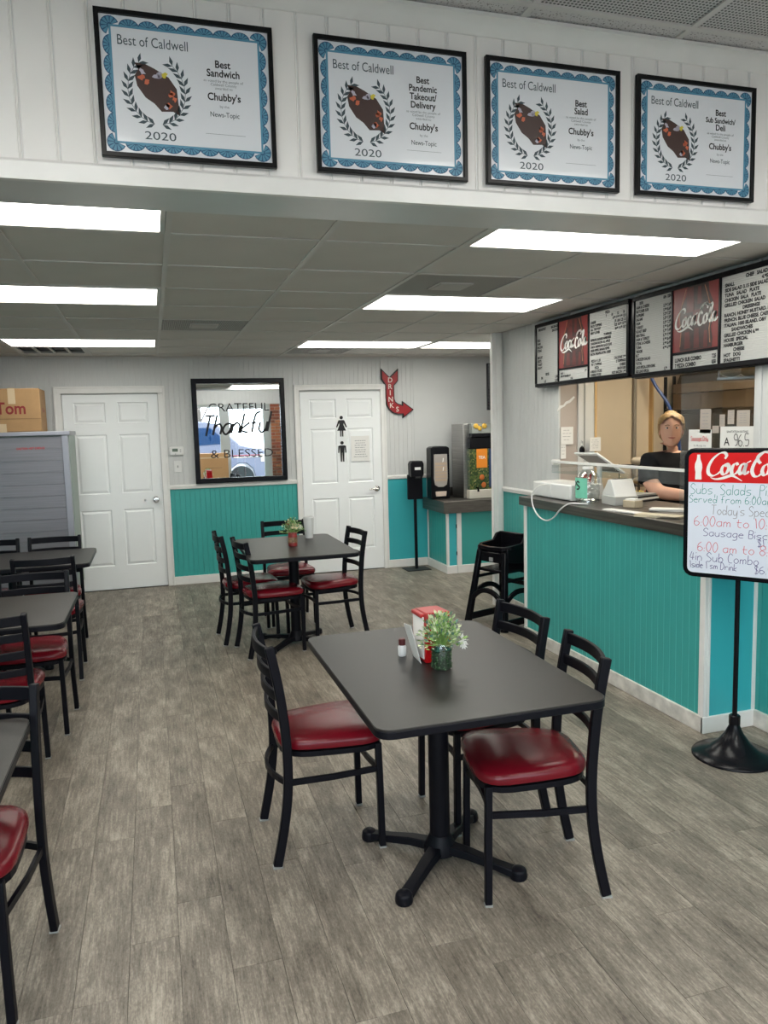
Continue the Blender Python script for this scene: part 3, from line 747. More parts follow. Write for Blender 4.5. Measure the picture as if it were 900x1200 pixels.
# local: front looks to -x; half size
hb, ht = .225, .15
def hleg(sx, sy):
    return MB().sweep([(sx*(hb+.005), sy*(hb+.005), 0), (sx*.175, sy*.185, .35), (sx*.135, sy*.155, .61)], [(-.022, -.022), (.022, -.022), (.026, .02), (0, .03), (-.026, .02)], (1, 0, 0), scales=[1.15, 1.0, .95])
for sx in (-1, 1):
    for sy in (-1, 1): hleg(sx, sy).build('leg', M_BLACKG, e, bevel=.006, smooth=True)
for sy in (-1, 1):
    MB().box(-.215, .215, sy*.215-.014, sy*.215+.014, .03, .085).build('side_rail', M_BLACKG, e, bevel=.006)
    MB().sweep([(x, sy*.205, .30-.10*abs(x/.2)**2.2) for x in [-.2+.05*i for i in range(9)]], [(-.012, -.02), (.012, -.02), (.012, .02), (-.012, .02)]).build('side_brace', M_BLACKG, e, bevel=.004)
    MB().box(-.175, .175, sy*.185-.010, sy*.185+.010, .375, .40).build('side_brace', M_BLACKG, e, bevel=.004)
    MB().prism([(-.135, .53), (.14, .50), (.155, .735), (.09, .725), (.04, .665), (-.14, .645)], 'y', sy*.175-.012, sy*.175+.012).build('side_panel', M_BLACKG, e, bevel=.008)
MB().sweep([(-.205, y, .30-.10*abs(y/.2)**2.2) for y in [-.2+.05*i for i in range(9)]], [(-.012, -.02), (.012, -.02), (.012, .02), (-.012, .02)]).build('front_brace', M_BLACKG, e, bevel=.004)
B(.185, .205, -.19, .19, .30, .335).build('rear_brace', M_BLACKG, e, bevel=.004)
MB().sweep([(.14, -.175, .665), (-.10, -.175, .645), (-.150, -.14, .64), (-.165, 0, .638), (-.150, .14, .64), (-.10, .175, .645), (.14, .175, .665)], [(-.018, -.014), (.018, -.014), (.018, .014), (-.018, .014)]).build('rim', M_BLACKG, e, bevel=.005)
B(-.15, .14, -.16, .16, .44, .465).build('seat', M_BLACKG, e, bevel=.006)
MB().sweep([(.15, y, .575) for y in (-.17, -.06, .06, .17)], [(-.012, -.16), (.012, -.16), (.012, .16), (-.012, .16)]).build('backrest', M_BLACKG, e, bevel=.008)
B(-.148, -.135, -.15, .15, .52, .60).build('front_panel', M_BLACKG, e, bevel=.006)
MB().box(-.158, -.148, -.02, .02, .53, .56).build('strap_buckle', M_PLASTICG, e)

# ================================================================== WALL THINGS
# mirror
e = empty('wall_mirror', 'large black framed mirror lettered GRATEFUL Thankful & BLESSED over the teal wainscot', 'mirror', (.918, BACK-.005, 1.072), 0)
W, H, t = .488, 1.10, .052
def frame_ring(mb, x0, x1, z0, z1, t, y0, y1):
    mb.prism([(x0, z0), (x1, z0), (x1-t, z0+t), (x0+t, z0+t)], 'y', y0, y1).prism([(x0, z1), (x1, z1), (x1-t, z1-t), (x0+t, z1-t)], 'y', y0, y1)
    mb.prism([(x0, z0), (x0, z1), (x0+t, z1-t), (x0+t, z0+t)], 'y', y0, y1).prism([(x1, z0), (x1, z1), (x1-t, z1-t), (x1-t, z0+t)], 'y', y0, y1); return mb
frame_ring(MB(), -W, W, 0, H, t, -.045, 0).build('frame', M_BLACKG, e, bevel=.008)
M_MIR = mat('mirror_silver', (.93, .94, .94), .0, metal=1.0)
MB().add([(-W+t-.004, -.018, t-.004), (W-t+.004, -.018, t-.004), (W-t+.004, -.018, H-t+.004), (-W+t-.004, -.018, H-t+.004)], [(0, 1, 2, 3)]).build('mirror_glass', M_MIR, e)
mb = MB(); u = (1, 0, 0); v = (0, 0, 1)
text(mb, 'GRATEFUL', (0, -.0195, .755), u, v, .125, 'c', bold=-.006, width=.64)
text(mb, '& BLESSED', (.01, -.0195, .265), u, v, .125, 'c', bold=-.006, width=.66)
mb.build('lettering', M_INK, e)
mb = MB(); hand(mb, 'Thankful', (-.41, -.0195, .50), u, v, .21, w=.021, slant=.35, width=.72, rise=.04, gap=.8)
mb.build('script_lettering', M_INK, e)

# DRINKS arrow
e = empty('arrow_sign', 'red arrow sign reading DRINKS pointing right above the restroom door corner', 'sign', (2.69, BACK-.003, 1.99), 0)
AP = [(2.507, 2.269), (2.605, 2.174), (2.708, 2.268), (2.704, 2.133), (2.655, 2.078), (2.656, 1.931), (2.668, 1.900), (2.695, 1.878), (2.748, 1.862), (2.749, 1.905), (2.883, 1.807), (2.752, 1.713), (2.753, 1.756), (2.69, 1.755), (2.635, 1.772), (2.59, 1.81), (2.563, 1.86), (2.55, 1.944), (2.552, 2.087), (2.506, 2.151)]
AL = [(a-2.69, b-1.99) for a, b in AP]
MB().prism(AL, 'y', -.028, 0).build('sign_body', M_BLACKM, e)
cxx = sum(a for a, b in AL)/len(AL)
def inset(poly, d):
    n = len(poly); out = []
    ar = sum(poly[i][0]*poly[(i+1) % n][1]-poly[(i+1) % n][0]*poly[i][1] for i in range(n)); sg = 1 if ar > 0 else -1
    for i in range(n):
        p0, p1, p2 = Vector(poly[i-1]), Vector(poly[i]), Vector(poly[(i+1) % n])
        a = (p1-p0).normalized(); b = (p2-p1).normalized(); na = Vector((-a.y, a.x))*sg; nb = Vector((-b.y, b.x))*sg
        m = na+nb; m = m/max(.35, m.length_squared)*2 if m.length > 1e-3 else na
        out.append(tuple(p1+m*d))
    return out
MB().prism(inset(AL, .011), 'y', -.033, -.027).build('red_face', mat('arrow_red', (.33, .012, .018), .35), e)
mb = MB()
for ch, x, z in zip('DRINKS', [2.609, 2.607, 2.605, 2.609, 2.622, 2.686], [2.145, 2.072, 2.003, 1.931, 1.862, 1.818]):
    text(mb, ch, (x-2.69, -.0345, z-1.99-.03), u, v, .078, 'c', bold=.012)
mb.build('lettering', mat('cream_ink', (.75, .68, .62), .5), e)

# restroom pictograms and notice on door
def ngon(c, r, n=16): return [(c[0]+r*math.cos(2*PI*k/n), c[1]+r*math.sin(2*PI*k/n)) for k in range(n)]
def pict(name, label, x, z, woman):
    e = empty(name, label, 'sign', (x, BACK+.004, z)); mb = MB()
    P = lambda pts: mb.prism(pts, 'y', -.004, 0)
    P(ngon((0, .200), .019))
    if woman:
        P([(-.03, .172), (.03, .172), (.022, .12), (.05, .055), (-.05, .055), (-.022, .12)])
        for s_ in (-1, 1):
            P([(s_*.026, .172), (s_*.036, .165), (s_*.062, .095), (s_*.05, .09), (s_*.026, .14)])
            P([(s_*.004, .056), (s_*.018, .056), (s_*.018, -.01), (s_*.006, -.01)])
    else:
        P([(-.028, .172), (.028, .172), (.023, .09), (-.023, .09)])
        for s_ in (-1, 1):
            P([(s_*.026, .172), (s_*.044, .165), (s_*.047, .09), (s_*.035, .09), (s_*.028, .15)])
            P([(s_*.002, .092), (s_*.023, .092), (s_*.02, -.01), (s_*.006, -.01)])
    mb.build('pictogram', M_INK, e); return e
pict('restroom_symbol', 'black woman pictogram on the restroom door', 2.038, 1.535, True)
pict('restroom_symbol', 'black man pictogram below the woman on the restroom door', 2.038, 1.255, False)
def paper(name, label, o, u, v, w, h, lines=(), col=M_PAPER, cat='notice', th=.001, bars=0, ink=M_INKG, group=None):
    """sheet centred at o"""
    e = empty(name, label, cat, o, 0, group); u = Vector(u); v = Vector(v); n = u.cross(v)
    c = [u*a+v*b+n*d for d in (0, th) for a, b in ((-w/2, -h/2), (w/2, -h/2), (w/2, h/2), (-w/2, h/2))]
    MB().add(c, [(0, 1, 2, 3), (4, 5, 6, 7)]+[(i, (i+1) % 4, (i+1) % 4+4, i+4) for i in range(4)]).build('sheet', col, e)
    mb = MB(); oo = n*(th+.0006)
    for s_, px, pz, size, al in lines: text(mb, s_, oo+u*(px*w)+v*(pz*h), u, v, size, al, bold=.01)
    rnd = random.Random(len(label))
    for i in range(bars):   # illegible small print
        z = h*(.30-.72*i/max(1, bars)); ww = w*rnd.uniform(.25, .38); x = -ww
        while x < ww-.01:
            q = rnd.uniform(.012, .035); poly_geo(mb, [(x, z), (min(x+q, ww), z), (min(x+q, ww), z+h*.022), (x, z+h*.022)], oo, u, v); x += q+.006
    if mb.v: mb.build('print', ink, e)
    return e
paper('notice', 'white printed notice taped on the restroom door', (2.247, BACK-.004, 1.385), (1, 0, 0), (0, 0, 1), .212, .283, bars=8)

# thermostat & switch
e = empty('thermostat', 'white thermostat with small grey screen left of the mirror', 'thermostat', (.250, BACK, 1.425))
B(-.072, .072, -.026, 0, -.046, .046).build('body', M_PLASTIC, e, bevel=.012, seg=3)
B(-.045, .012, -.028, -.024, -.006, .026).build('screen', mat('lcd', (.13, .17, .13), .25), e)
MB().box(.03, .045, -.03, -.024, .008, .016).box(.03, .045, -.03, -.024, -.012, -.004).box(-.02, -.008, -.03, -.024, -.034, -.026).build('buttons', M_PLASTICG, e)
e = empty('light_switch', 'white toggle light switch below the thermostat', 'switch', (.253, BACK, 1.262))
B(-.038, .038, -.006, 0, -.06, .06).build('plate', M_PLASTIC, e, bevel=.003)
B(-.006, .006, -.016, -.005, -.012, .012).build('toggle', M_PLASTICG, e, bevel=.002)

# framed awards
M_PAPERW = mat('award_paper', (.72, .74, .78), .3, coat=.25)
M_FB = mat('frame_black', (.007, .007, .008), .3, spec=.2)
M_BL1 = mat('guilloche_dark', (.02, .09, .19), .45); M_BL2 = mat('guilloche_light', (.09, .27, .40), .45)
M_LEAF = mat('laurel_ink', (.045, .07, .085), .5)
M_MAPB = mat('map_brown', (.055, .028, .024), .45); M_MAPO = mat('map_orange', (.55, .13, .06), .45); M_MAPP = mat('map_pale', (.45, .42, .5), .45); M_MAPY = mat('map_yellow', (.6, .5, .05), .45)
def award(cx, title, label, slide=0):
    e = empty('framed_award', label, 'picture', (cx, 2.4915, 2.635), R(0), 'framed Best of Caldwell awards')
    W, H, t = .258, .206, .014; O = lambda d: (0, -d, 0)
    frame_ring(MB(), -W, W, -H, H, t, -.020, 0).build('frame', M_FB, e, bevel=.002)
    B(-W+t-.002, W-t+.002, -.010, -.004, -H+t-.002, H-t+.002).build('paper', M_PAPERW, e)
    # scalloped border
    a, b = .215, .162; r = .0225; dk = MB(); lt = MB(); cs = []
    nx, nz = 9, 7
    for i in range(nx):
        x = -a+2*a*(i)/(nx-1); cs += [(x, b, 90), (x, -b, 270)]
    for i in range(1, nz-1):
        z = -b+2*b*i/(nz-1); cs += [(a, z, 0), (-a, z, 180)]
    for (x, z, an) in cs:
        corner = abs(x) > a-.001 and abs(z) > b-.001
        if corner: an = math.degrees(math.atan2(z, x)); an = 45*round(an/45) if round(an/45) % 2 else (45 if x > 0 and z > 0 else 135 if x < 0 and z > 0 else -45 if x > 0 else -135)
        sp = 225 if corner else 180; rr = (.028 if an in (90, 270) else .028)
        wx = 2*a/(nx-1)*.54; wz = 2*b/(nz-1)*.54
        def q(ang, k):
            A = R(ang)
            hx = wx if (an in (90, 270)) else (.0225)
            hz = wz if (an in (0, 180)) else (.0225)
            if corner: hx = hz = .027
            return (x+hx*k*math.cos(A), z+hz*k*math.sin(A))
        poly_geo(dk, [q(an-sp/2+sp*i/12, 1) for i in range(13)]+([(x, z)] if corner else []), O(.0105), u, v)
        for i in range(7):
            a0 = an-sp/2+sp*(i+.15)/7; a1 = an-sp/2+sp*(i+.85)/7
            poly_geo(lt, [q(a0, .28), q(a0, .86), q((a0+a1)/2, .93), q(a1, .86), q(a1, .28)], O(.0108), u, v)
    for (p0, p1, z0, z1) in ((-a-.004, a+.004, b-.003, b+.003), (-a-.004, a+.004, -b-.003, -b+.003), (-a-.003, -a+.003, -b, b), (a-.003, a+.003, -b, b)):
        poly_geo(lt, [(p0, z0), (p1, z0), (p1, z1), (p0, z1)], O(.0112), u, v)
    dk.build('scalloped_border', M_BL1, e); lt.build('border_rays', M_BL2, e)
    pw_ = MB(); poly_geo(pw_, [(-a+.002, -b+.002), (a-.002, -b+.002), (a-.002, b-.002), (-a+.002, b-.002)], O(.0110), u, v); pw_.build('certificate_field', M_PAPERW, e)
    # laurel
    lm = MB(); cxl, czl, rx, rz = -.092, -.010, .082, .094
    for s_ in (-1, 1):
        st = []
        for i in range(11):
            A = R(-90+s_*(8+i*13.6)); px, pz = cxl+rx*math.cos(A), czl+rz*math.sin(A); st.append((px, pz))
            dx, dz = -rx*math.sin(A)*s_, rz*math.cos(A)*s_; Ln = math.hypot(dx, dz); dx /= Ln; dz /= Ln
            for side in (-1, 1):
                w_ = R(36*side); ex, ez = dx*math.cos(w_)-dz*math.sin(w_), dx*math.sin(w_)+dz*math.cos(w_); Lf = .029
                nxv, nzv = -ez, ex
                poly_geo(lm, [(px, pz), (px+ex*Lf*.45+nxv*.0052, pz+ez*Lf*.45+nzv*.0052), (px+ex*Lf, pz+ez*Lf), (px+ex*Lf*.45-nxv*.0052, pz+ez*Lf*.45-nzv*.0052)], O(.0114), u, v)
        ribbon(lm, st, O(.0114), u, v, lambda *_: .0014)
    lm.build('laurel_wreath', M_LEAF, e)
    mp = [(-.142, .060), (-.118, .058), (-.100, .050), (-.072, .034), (-.056, .010), (-.054, -.022), (-.052, -.048), (-.066, -.040), (-.090, -.042), (-.104, -.026), (-.122, -.014), (-.138, .010), (-.142, .032), (-.134, .046)]
    mp = [(-.092+(a_+.098)*1.38, -.004+(b_-.006)*1.30) for a_, b_ in mp]
    k1 = MB(); poly_geo(k1, mp, O(.0114), u, v); k1.build('county_map', M_MAPB, e)
    rr = random.Random(5)
    for nm, mm, cc in (('map_patch', M_MAPO, [(-.128, .028), (-.118, .022), (-.070, -.004), (-.062, -.012), (-.075, -.028), (-.066, .0)]), ('map_patch', M_MAPP, [(-.126, .042), (-.098, .034), (-.078, -.030), (-.09, .038)]), ('map_patch', M_MAPY, [(-.080, .038)])):
        for c in cc:
            k2 = MB(); c = (-.092+(c[0]+.098)*1.38, -.004+(c[1]-.006)*1.30)
            n = 9; poly_geo(k2, [(c[0]+rr.uniform(.004, .013)*math.cos(2*PI*i/n), c[1]+rr.uniform(.004, .011)*math.sin(2*PI*i/n)) for i in range(n)], O(.0118), u, v)
            k2.build(nm, mm, e)
    tx = MB()
    text(tx, 'Best of Caldwell', (-.196, -.0116, .112), u, v, .040, bold=.0, width=.200, shear=.0)
    text(tx, '2020', (-.088, -.0116, -.148), u, v, .033, 'c', bold=.0, width=.090)
    z = .085; bt = MB()
    n = len(title); zt = .095 if n > 2 else .075
    for i, s_ in enumerate(title):
        sz = .030 if n < 4 else .029
        text(bt, s_, (.105, -.0116, zt-i*.026), u, v, sz*(.86 if len(s_) > 11 else 1), 'c', bold=.022, sx=.88)
    zb = zt-(n-1)*.026-.016
    for i, s_ in enumerate(('as voted by the people of', 'Caldwell County', 'awarded to')): text(tx, s_, (.105, -.0116, zb-i*.0105), u, v, .0115, 'c', bold=-.01)
    bt.build('award_title', M_INK, e); bt = MB()
    text(bt, "Chubby's", (.105, -.0116, zb-.052), u, v, .030, 'c', bold=.022, sx=.9)
    text(tx, 'by the', (.105, -.0116, zb-.073), u, v, .0115, 'c', bold=-.01)
    text(tx, 'News-Topic', (.105, -.0116, zb-.100), u, v, .021, 'c', bold=.006, sx=.85)
    poly_geo(tx, [(.045, -.118), (.165, -.118), (.165, -.1172), (.045, -.1172)], O(.0116), u, v)
    tx.build('small_lettering', M_LEAF, e); bt.build('winner_name', M_INK, e)
    return e
award(.168, ['Best', 'Sandwich'], 'framed award for Best Sandwich, leftmost of four on the header')
award(.813, ['Best', 'Pandemic', 'Takeout/', 'Delivery'], 'framed award for Best Pandemic Takeout/Delivery on the header')
award(1.400, ['Best', 'Salad'], 'framed award for Best Salad, third on the header')
award(1.988, ['Best', 'Sub Sandwich/', 'Deli'], 'framed award for Best Sub Sandwich/Deli, rightmost on the header')

# ================================================================== MENU BOARDS (face -x)
M_LBOARD = mat('letter_board_white', (.50, .50, .49), .5)
M_BOTR = mat('bottle_red', (.10, .012, .012), .3, var=.3, vscale=25); M_BOTD = mat('bottle_dark', (.035, .010, .010), .3, var=.5, vscale=40); M_REDP = mat('poster_red', (.20, .022, .022), .35); M_BOTH = mat('bottle_highlight', (.36, .15, .07), .3, var=.3, vscale=30)
def menu_board(name_label, y0, y1, z0, z1, panels, xf=2.88):
    """y0 > y1 : reading direction runs to -y. panels: list of (kind, ya, yb, lines)"""
    e = empty('menu_board', name_label, 'menu board', (xf, y0, z0), 0, 'black framed menu boards')
    u = Vector((0, -1, 0)); v = Vector((0, 0, 1)); W = y0-y1; H = z1-z0
    pts = []; r = .03
    for cy, cz, a0 in ((-r, r, 270), (-r, H-r, 0), (-W+r, H-r, 90), (-W+r, r, 180)): pts += [(cy+r*math.cos(R(a0+q)), cz+r*math.sin(R(a0+q))) for q in (0, 30, 60, 90)]
    MB().prism(pts, 'x', .012, .078).build('cabinet', M_BLACKG, e, bevel=.006)
    # raised border and dividers
    bars = MB(); t = .032
    bars.box(0, .014, -W+.01, -.01, .006, t).box(0, .014, -W+.01, -.01, H-t, H-.006).box(0, .014, -t, -.006, t, H-t).box(0, .014, -W+.006, -W+t, t, H-t)
    xs = [p[2] for p in panels[:-1]]
    for d in xs: bars.box(0, .014, -d-.008, -d+.008, t, H-t)
    for p in panels:
        if p[0] == 'coke': bars.box(0, .014, -p[2]+.008, -p[1]-.008, .108, .122)
    bars.build('border', M_BLACKG, e, bevel=.003)
    def letterpanel(a, b, za, zb):
        prof = []; z = za; poly = [(.016, za)]; n = int((zb-za)/.011); hgt = (zb-za)/n
        for i in range(n): poly += [(.0085, za+i*hgt+.001), (.0085, za+(i+1)*hgt-.0015), (.0115, za+(i+1)*hgt)]
        poly.append((.016, zb)); MB().prism(poly, 'y', -b, -a).build('letter_panel', M_LBOARD, e)
    for kind, a, b, lines in panels:
        a2 = a+.008 if a > .03 else t; b2 = b-.008 if b < W-.03 else W-t
        if kind == 'coke':
            B(.006, .012, -b2, -a2, .122, H-t).build('poster', M_REDP, e)
            mw = (a2+b2)/2; bw = (b2-a2); hh = H-t-.122
            bt = MB(); X = .0055
            O2 = (X, 0, 0)
            poly_geo(bt, [(mw-.16*bw, .122+hh), (mw-.20*bw, .122+hh*.86), (mw-.33*bw, .122+hh*.66), (mw-.36*bw, .122+hh*.5), (mw-.30*bw, .122+hh*.32), (mw-.34*bw, .122+hh*.14), (mw-.33*bw, .124), (mw+.37*bw, .124), (mw+.38*bw, .122+hh*.14), (mw+.34*bw, .122+hh*.32), (mw+.40*bw, .122+hh*.5), (mw+.38*bw, .122+hh*.7), (mw+.30*bw, .122+hh*.86), (mw+.28*bw, .122+hh)], O2, u, v)
            bt.build('bottle_picture', M_BOTD, e)
            b3 = MB(); O3 = (X-.0005, 0, 0)
            for fa, fb, ga, gb in ((-.22, -.02, .60, .98), (.02, .14, .70, .97), (-.26, -.10, .04, .30), (-.05, .10, .03, .33), (.16, .28, .02, .28), (-.28, -.16, .36, .56), (-.08, .12, .40, .62)):
                poly_geo(b3, [(mw+fa*bw+.01, .122+hh*ga), (mw+fb*bw, .122+hh*ga), (mw+fb*bw-.006, .122+hh*gb), (mw+fa*bw+.014, .122+hh*gb)], O3, u, v)
            b3.build('bottle_glow', M_BOTR, e)
            b4 = MB(); O4 = (X-.0008, 0, 0)
            for fa in (-.33, .33): ribbon(b4, [(mw+fa*bw, .122+hh*.08), (mw+fa*bw*.93, .122+hh*.3), (mw+fa*bw*1.08, .122+hh*.55), (mw+fa*bw*.8, .122+hh*.82), (mw+fa*bw*.62, .122+hh*.97)], O4, u, v, lambda *_: .006)
            b4.build('bottle_outline', M_BOTH, e)
            lg = MB(); sk = Vector((0, -1, 0))
            script_logo(lg, (X-.0012, -(a2+.03*bw), .122+hh*.30), u, Vector((0, 0, 1)), bw*.95, 1.05)
            lg.build('script_logo', M_PAPER, e)
            letterpanel(a2, b2, t, .108)
            zt, zb = .094, t
        else:
            letterpanel(a2, b2, t, H-t); zt, zb = H-t-.006, t
        n = len(lines); pitch = min(.030, (zt-zb)/max(n, 1)); o = Vector((.0078, 0, 0))
        for i, ln in enumerate(lines):
            z = zt-(i+1)*pitch+.004; tx = MB()
            for item in ln: 
                s_, fx, al = item[:3]
                text(tx, s_, o+u*(a2+(b2-a2)*fx)+v*z, u, v, pitch*.95, al, bold=.06, sx=item[3] if len(item) > 3 else .95)
            if tx.v: tx.build('menu_lettering', M_INK, e)
    return e
l_ = lambda s_, x=.03, al='l', *k: (s_, x, al, *k)
rn = lambda s_: (s_, .97, 'r')
B1a = [[l_('BREAKFAST', .08), rn('SAUSAGE')], [rn('BACON')], [], [l_('EGG')], [l_('HAM')], [l_('BACON')], [l_('STEAK')], [], [l_('BISCUIT')], [l_('GRITS')], [l_('TOAST')], [l_('GRAVY')], [], [l_('SIDES', .5, 'c')], [l_('SM', .2), rn('1.50')], [l_('LG', .35), rn('2.50')]]
B1c = [[l_('PIZZA', .5, 'c')], [l_('7', .45), l_('10', .6), l_('12', .75), l_('16', .9)], [l_('CHEESE'), rn('4.99 7.99 9.99 12.5')], [l_('EACH TOPPING'), rn('.75 1.00 1.25 1.5')], [l_('ALL THE WAY'), rn('7.25 10.99 13.99')], [l_('MEAT LOVER'), rn('8.49 11.79 15.9')], [l_('TOPPINGS', .5, 'c')], [l_('PEPPERONI, SAUSAGE, HAMBURGER', .03, 'l', .68)], [l_('CANADIAN BACON, ALL APPLES', .03, 'l', .72)], [l_('ONION, MUSHROOM, BLACK OLIVE', .03, 'l', .7)], [l_('GREEN PEPPER, BANANA PEPPER', .03, 'l', .7)], [l_('BACON, PINEAPPLE, EXTRA CHEESE', .03, 'l', .68)], [], [l_('PIZZA 4 11.25', .05), rn('CALZONE 7.99')], [l_('W/ 1 TOPPING', .05), rn('2 TOPPINGS')], [l_('PIZZA', .15), rn('CHEESE')], [l_('4 BREAD STICKS', .03), rn('EACH 5.00')], [l_('CHEESE STICKS', .03), rn('ADD BACON 1.99')]]
for row in B1c:
    for i, it in enumerate(row):
        if len(it) == 3: row[i] = (*it, .86)
for row in B1a:
    for i, it in enumerate(row):
        if len(it) == 3: row[i] = (*it, .90)
pr = lambda a, b: ('%s %s' % (a, b), .98, 'r', .80)
B2a = [[l_('SUBS', .12, 'l', .7), pr('6IN', '12IN')], [l_('HAM & CHEESE', .03, 'l', .82)], [l_('BUTCHER SUB', .03, 'l', .82), pr('5.79', '7.49')], [l_('SUPREME', .03, 'l', .82), pr('5.99', '8.49')], [l_('SALAMI', .03, 'l', .82), pr('5.29', '7.29')], [l_('HAM', .03, 'l', .82), pr('5.29', '7.29')], [l_('TURKEY', .03, 'l', .82), pr('5.29', '7.29')], [l_('ROAST BEEF', .03, 'l', .82), pr('5.99', '8.49')], [l_('MEATBALL', .03, 'l', .82), pr('5.79', '7.49')], [l_('HAM & TURKEY', .03, 'l', .82), pr('5.79', '7.99')], [l_('STEAK & CHEESE', .03, 'l', .82), pr('5.99', '8.49')], [l_('TUNA', .03, 'l', .82), pr('5.99', '8.49')], [l_('VEGGIE', .03, 'l', .82), pr('4.99', '6.99')], [l_('BLT', .03, 'l', .82)], [l_('CHICKEN SALAD', .03, 'l', .82)], [l_('TOTAL', .03, 'l', .82)], [l_('LUNCH SPECIAL-CHIPS+DRINK', .03, 'l', .6)], [l_('KIDS LUNCH SPECIAL', .03, 'l', .6), ('3.79', .9, 'r', .7)]]
B2c = [[l_('CHEF   SALAD', .22)], [l_('SMALL'), l_('4.95 LARGE 6.95', .36)], [l_('SIDE SALAD 3.15 SIDE SALAD 4.50')], [l_('TUNA   SALAD   PLATE')], [l_('CHICKEN  SALA   PLATE')], [l_('GRILLED CHICKEN  SALAD')], [l_('DRESSINGS', .2)], [l_('RANCH, HONEY MUSTARD, ITALIAN')], [l_('FRENCH, BLUE CHEESE, CAESAR')], [l_('ITALIAN, 1000 ISLAND, O&V')], [l_('SANDWICHES', .1)], [l_('GRILLED CHICKEN 6.99'), l_('CHEESE', .68)], [l_('HOUSE  SPECIAL'), l_('6.50', .47), l_('HAM', .66)], [l_('HAMBURGER'), l_('6.99', .47), l_('3.50', .68)], [l_('CHEESE', .12), l_('7.51', .48), l_('2.17', .66)], [l_('HOT   DOG'), l_('3.00', .47)], [l_('SPAGHETTI'), l_('7.00', .47)]]
menu_board('menu board on the left, listing pizza, with a small cola bottle picture', 5.42, 4.185, 1.885, 2.372,
           [('list', 0, .362, B1a), ('coke', .362, .765, [[l_('SOUP   1', .05, 'l', .7), ('2.99', .95, 'r', .7)], [l_('BOWL W/ CRACKERS 3.99', .05, 'l', .6)], [l_('CHILI', .4, 'l', .7)]]), ('list', .765, 1.235, B1c)])
menu_board('menu board at right, listing subs, chef salad and sandwiches', 4.165, 2.60, 1.87, 2.372,
           [('list', 0, .385, B2a), ('coke', .385, .770, [[l_('LUNCH SUB COMBO', .05, 'l', .82), ('7.25', .95, 'r', .62)], [l_('7 PIZZA COMBO', .05, 'l', .82), ('8.50', .95, 'r', .62)]]), ('list', .770, 1.565, B2c)])

# ================================================================== SIGN ON POLE STAND
sx, sy = 2.595, 2.895
ang = math.atan2(-(3.05-2.76), 2.62-2.42)
e = empty('menu_stand', 'red and white cola specials whiteboard on black pole stand with round base', 'sign', (sx, sy, 0), ang)
# local: +x = reading direction, -y faces the camera
MB().lathe([(.19, 0), (.19, .006), (.185, .012), (.15, .022), (.11, .040), (.07, .075), (.042, .115), (.026, .15), (.022, .165)], 40).build('base', M_BLACKG, e, smooth=True)
MB().lathe([(.026, .16), (.026, .20), (.021, .205)], 20).build('collar', M_BLACKG, e, smooth=True)
MB().lathe([(.0115, .19), (.0115, .90)], 14).build('pole', M_BLACKG, e, smooth=True)
BW, z0, z1 = .245, .862, 1.478
def rrect(w, za, zb, r): 
    p = []
    for cx, cz, a0 in ((w-r, zb-r, 0), (-w+r, zb-r, 90), (-w+r, za+r, 180), (w-r, za+r, 270)): p += [(cx+r*math.cos(R(a0+q)), cz+r*math.sin(R(a0+q))) for q in (0, 22, 45, 68, 90)]
    return p
SC = 0.0
MB().prism([(a+SC, b) for a, b in rrect(BW, z0, z1, .045)], 'y', -.032, -.008).build('frame', M_BLACKG, e, bevel=.006)
M_DRY = mat('dry_erase_white', (.70, .74, .84), .22)
MB().prism(rrect(BW-.022, z0+.022, z1-.022, .026), 'y', -.0335, -.030).build('whiteboard', M_DRY, e)
zr = 1.318
rp = [p for p in rrect(BW-.022, z0+.022, z1-.022, .026) if p[1] > zr]
rp = [(-BW+.022, zr)]+rp[::-1]+[(BW-.022, zr)] if rp[0][0] < 0 else [(BW-.022, zr)]+rp+[(-BW+.022, zr)]
MB().prism(rp, 'y', -.0342, -.033).build('red_header', mat('cola_red', (.62, .006, .008), .3), e)
mb = MB(); bx = -.178; bz = zr+.012; hgt = .118
half = [(.0135, 0), (.0150, .02), (.0135, .30), (.0175, .48), (.0165, .62), (.0085, .80), (.0062, .93), (.0070, .935), (.0070, 1.0)]
poly_geo(mb, [(bx-a, bz+b*hgt) for a, b in half]+[(bx+a, bz+b*hgt) for a, b in half[::-1]], (0, -.0348, 0), u, v)
script_logo(mb, (-.150, -.0348, zr+.006), u, v, .36, 1.0)
mb.build('logo', M_PAPER, e)
o_ = (0, -.0340, 0); X0 = -BW+.030
hw = lambda s_, x, z, h_, m_, w_=.0022, **k: None
inks = {}
def wr_(ink, s_, x, z, h_, width, w_=.0025, **k): hand(inks.setdefault((ink, s_), MB()), s_, (x, -.0341, z), u, v, h_, w_, width=width, slant=.08, **k)
wr_('teal', 'Subs, Salads, Pizza', -.212, 1.262, .048, .415)
wr_('teal', 'Served from 6:00am to', -.218, 1.222, .034, .425)
wr_('grey', "Today's Specials", -.118, 1.168, .044, .32)
wr_('red', '6:00am to 10:30', -.193, 1.112, .044, .385)
wr_('blue', 'Sausage Biscuit', -.150, 1.064, .036, .345)
wr_('blue', '$1.99', .082, 1.030, .030, .10)
wr_('red', '6:00 am to 8:00', -.175, .990, .044, .37)
wr_('blue', '4in Sub Combo', -.210, .943, .042, .31)
wr_('blue', '1side 1 sm Drink', -.210, .908, .032, .215)
wr_('blue', '$6.99', .072, .905, .034, .115)
ic = dict(teal=(.02, .25, .22), grey=(.23, .22, .24), red=(.60, .05, .09), blue=(.05, .03, .18))
for (k_, s_), m_ in inks.items(): m_.build('marker_writing', mat('marker_'+k_, ic[k_], .5), e)

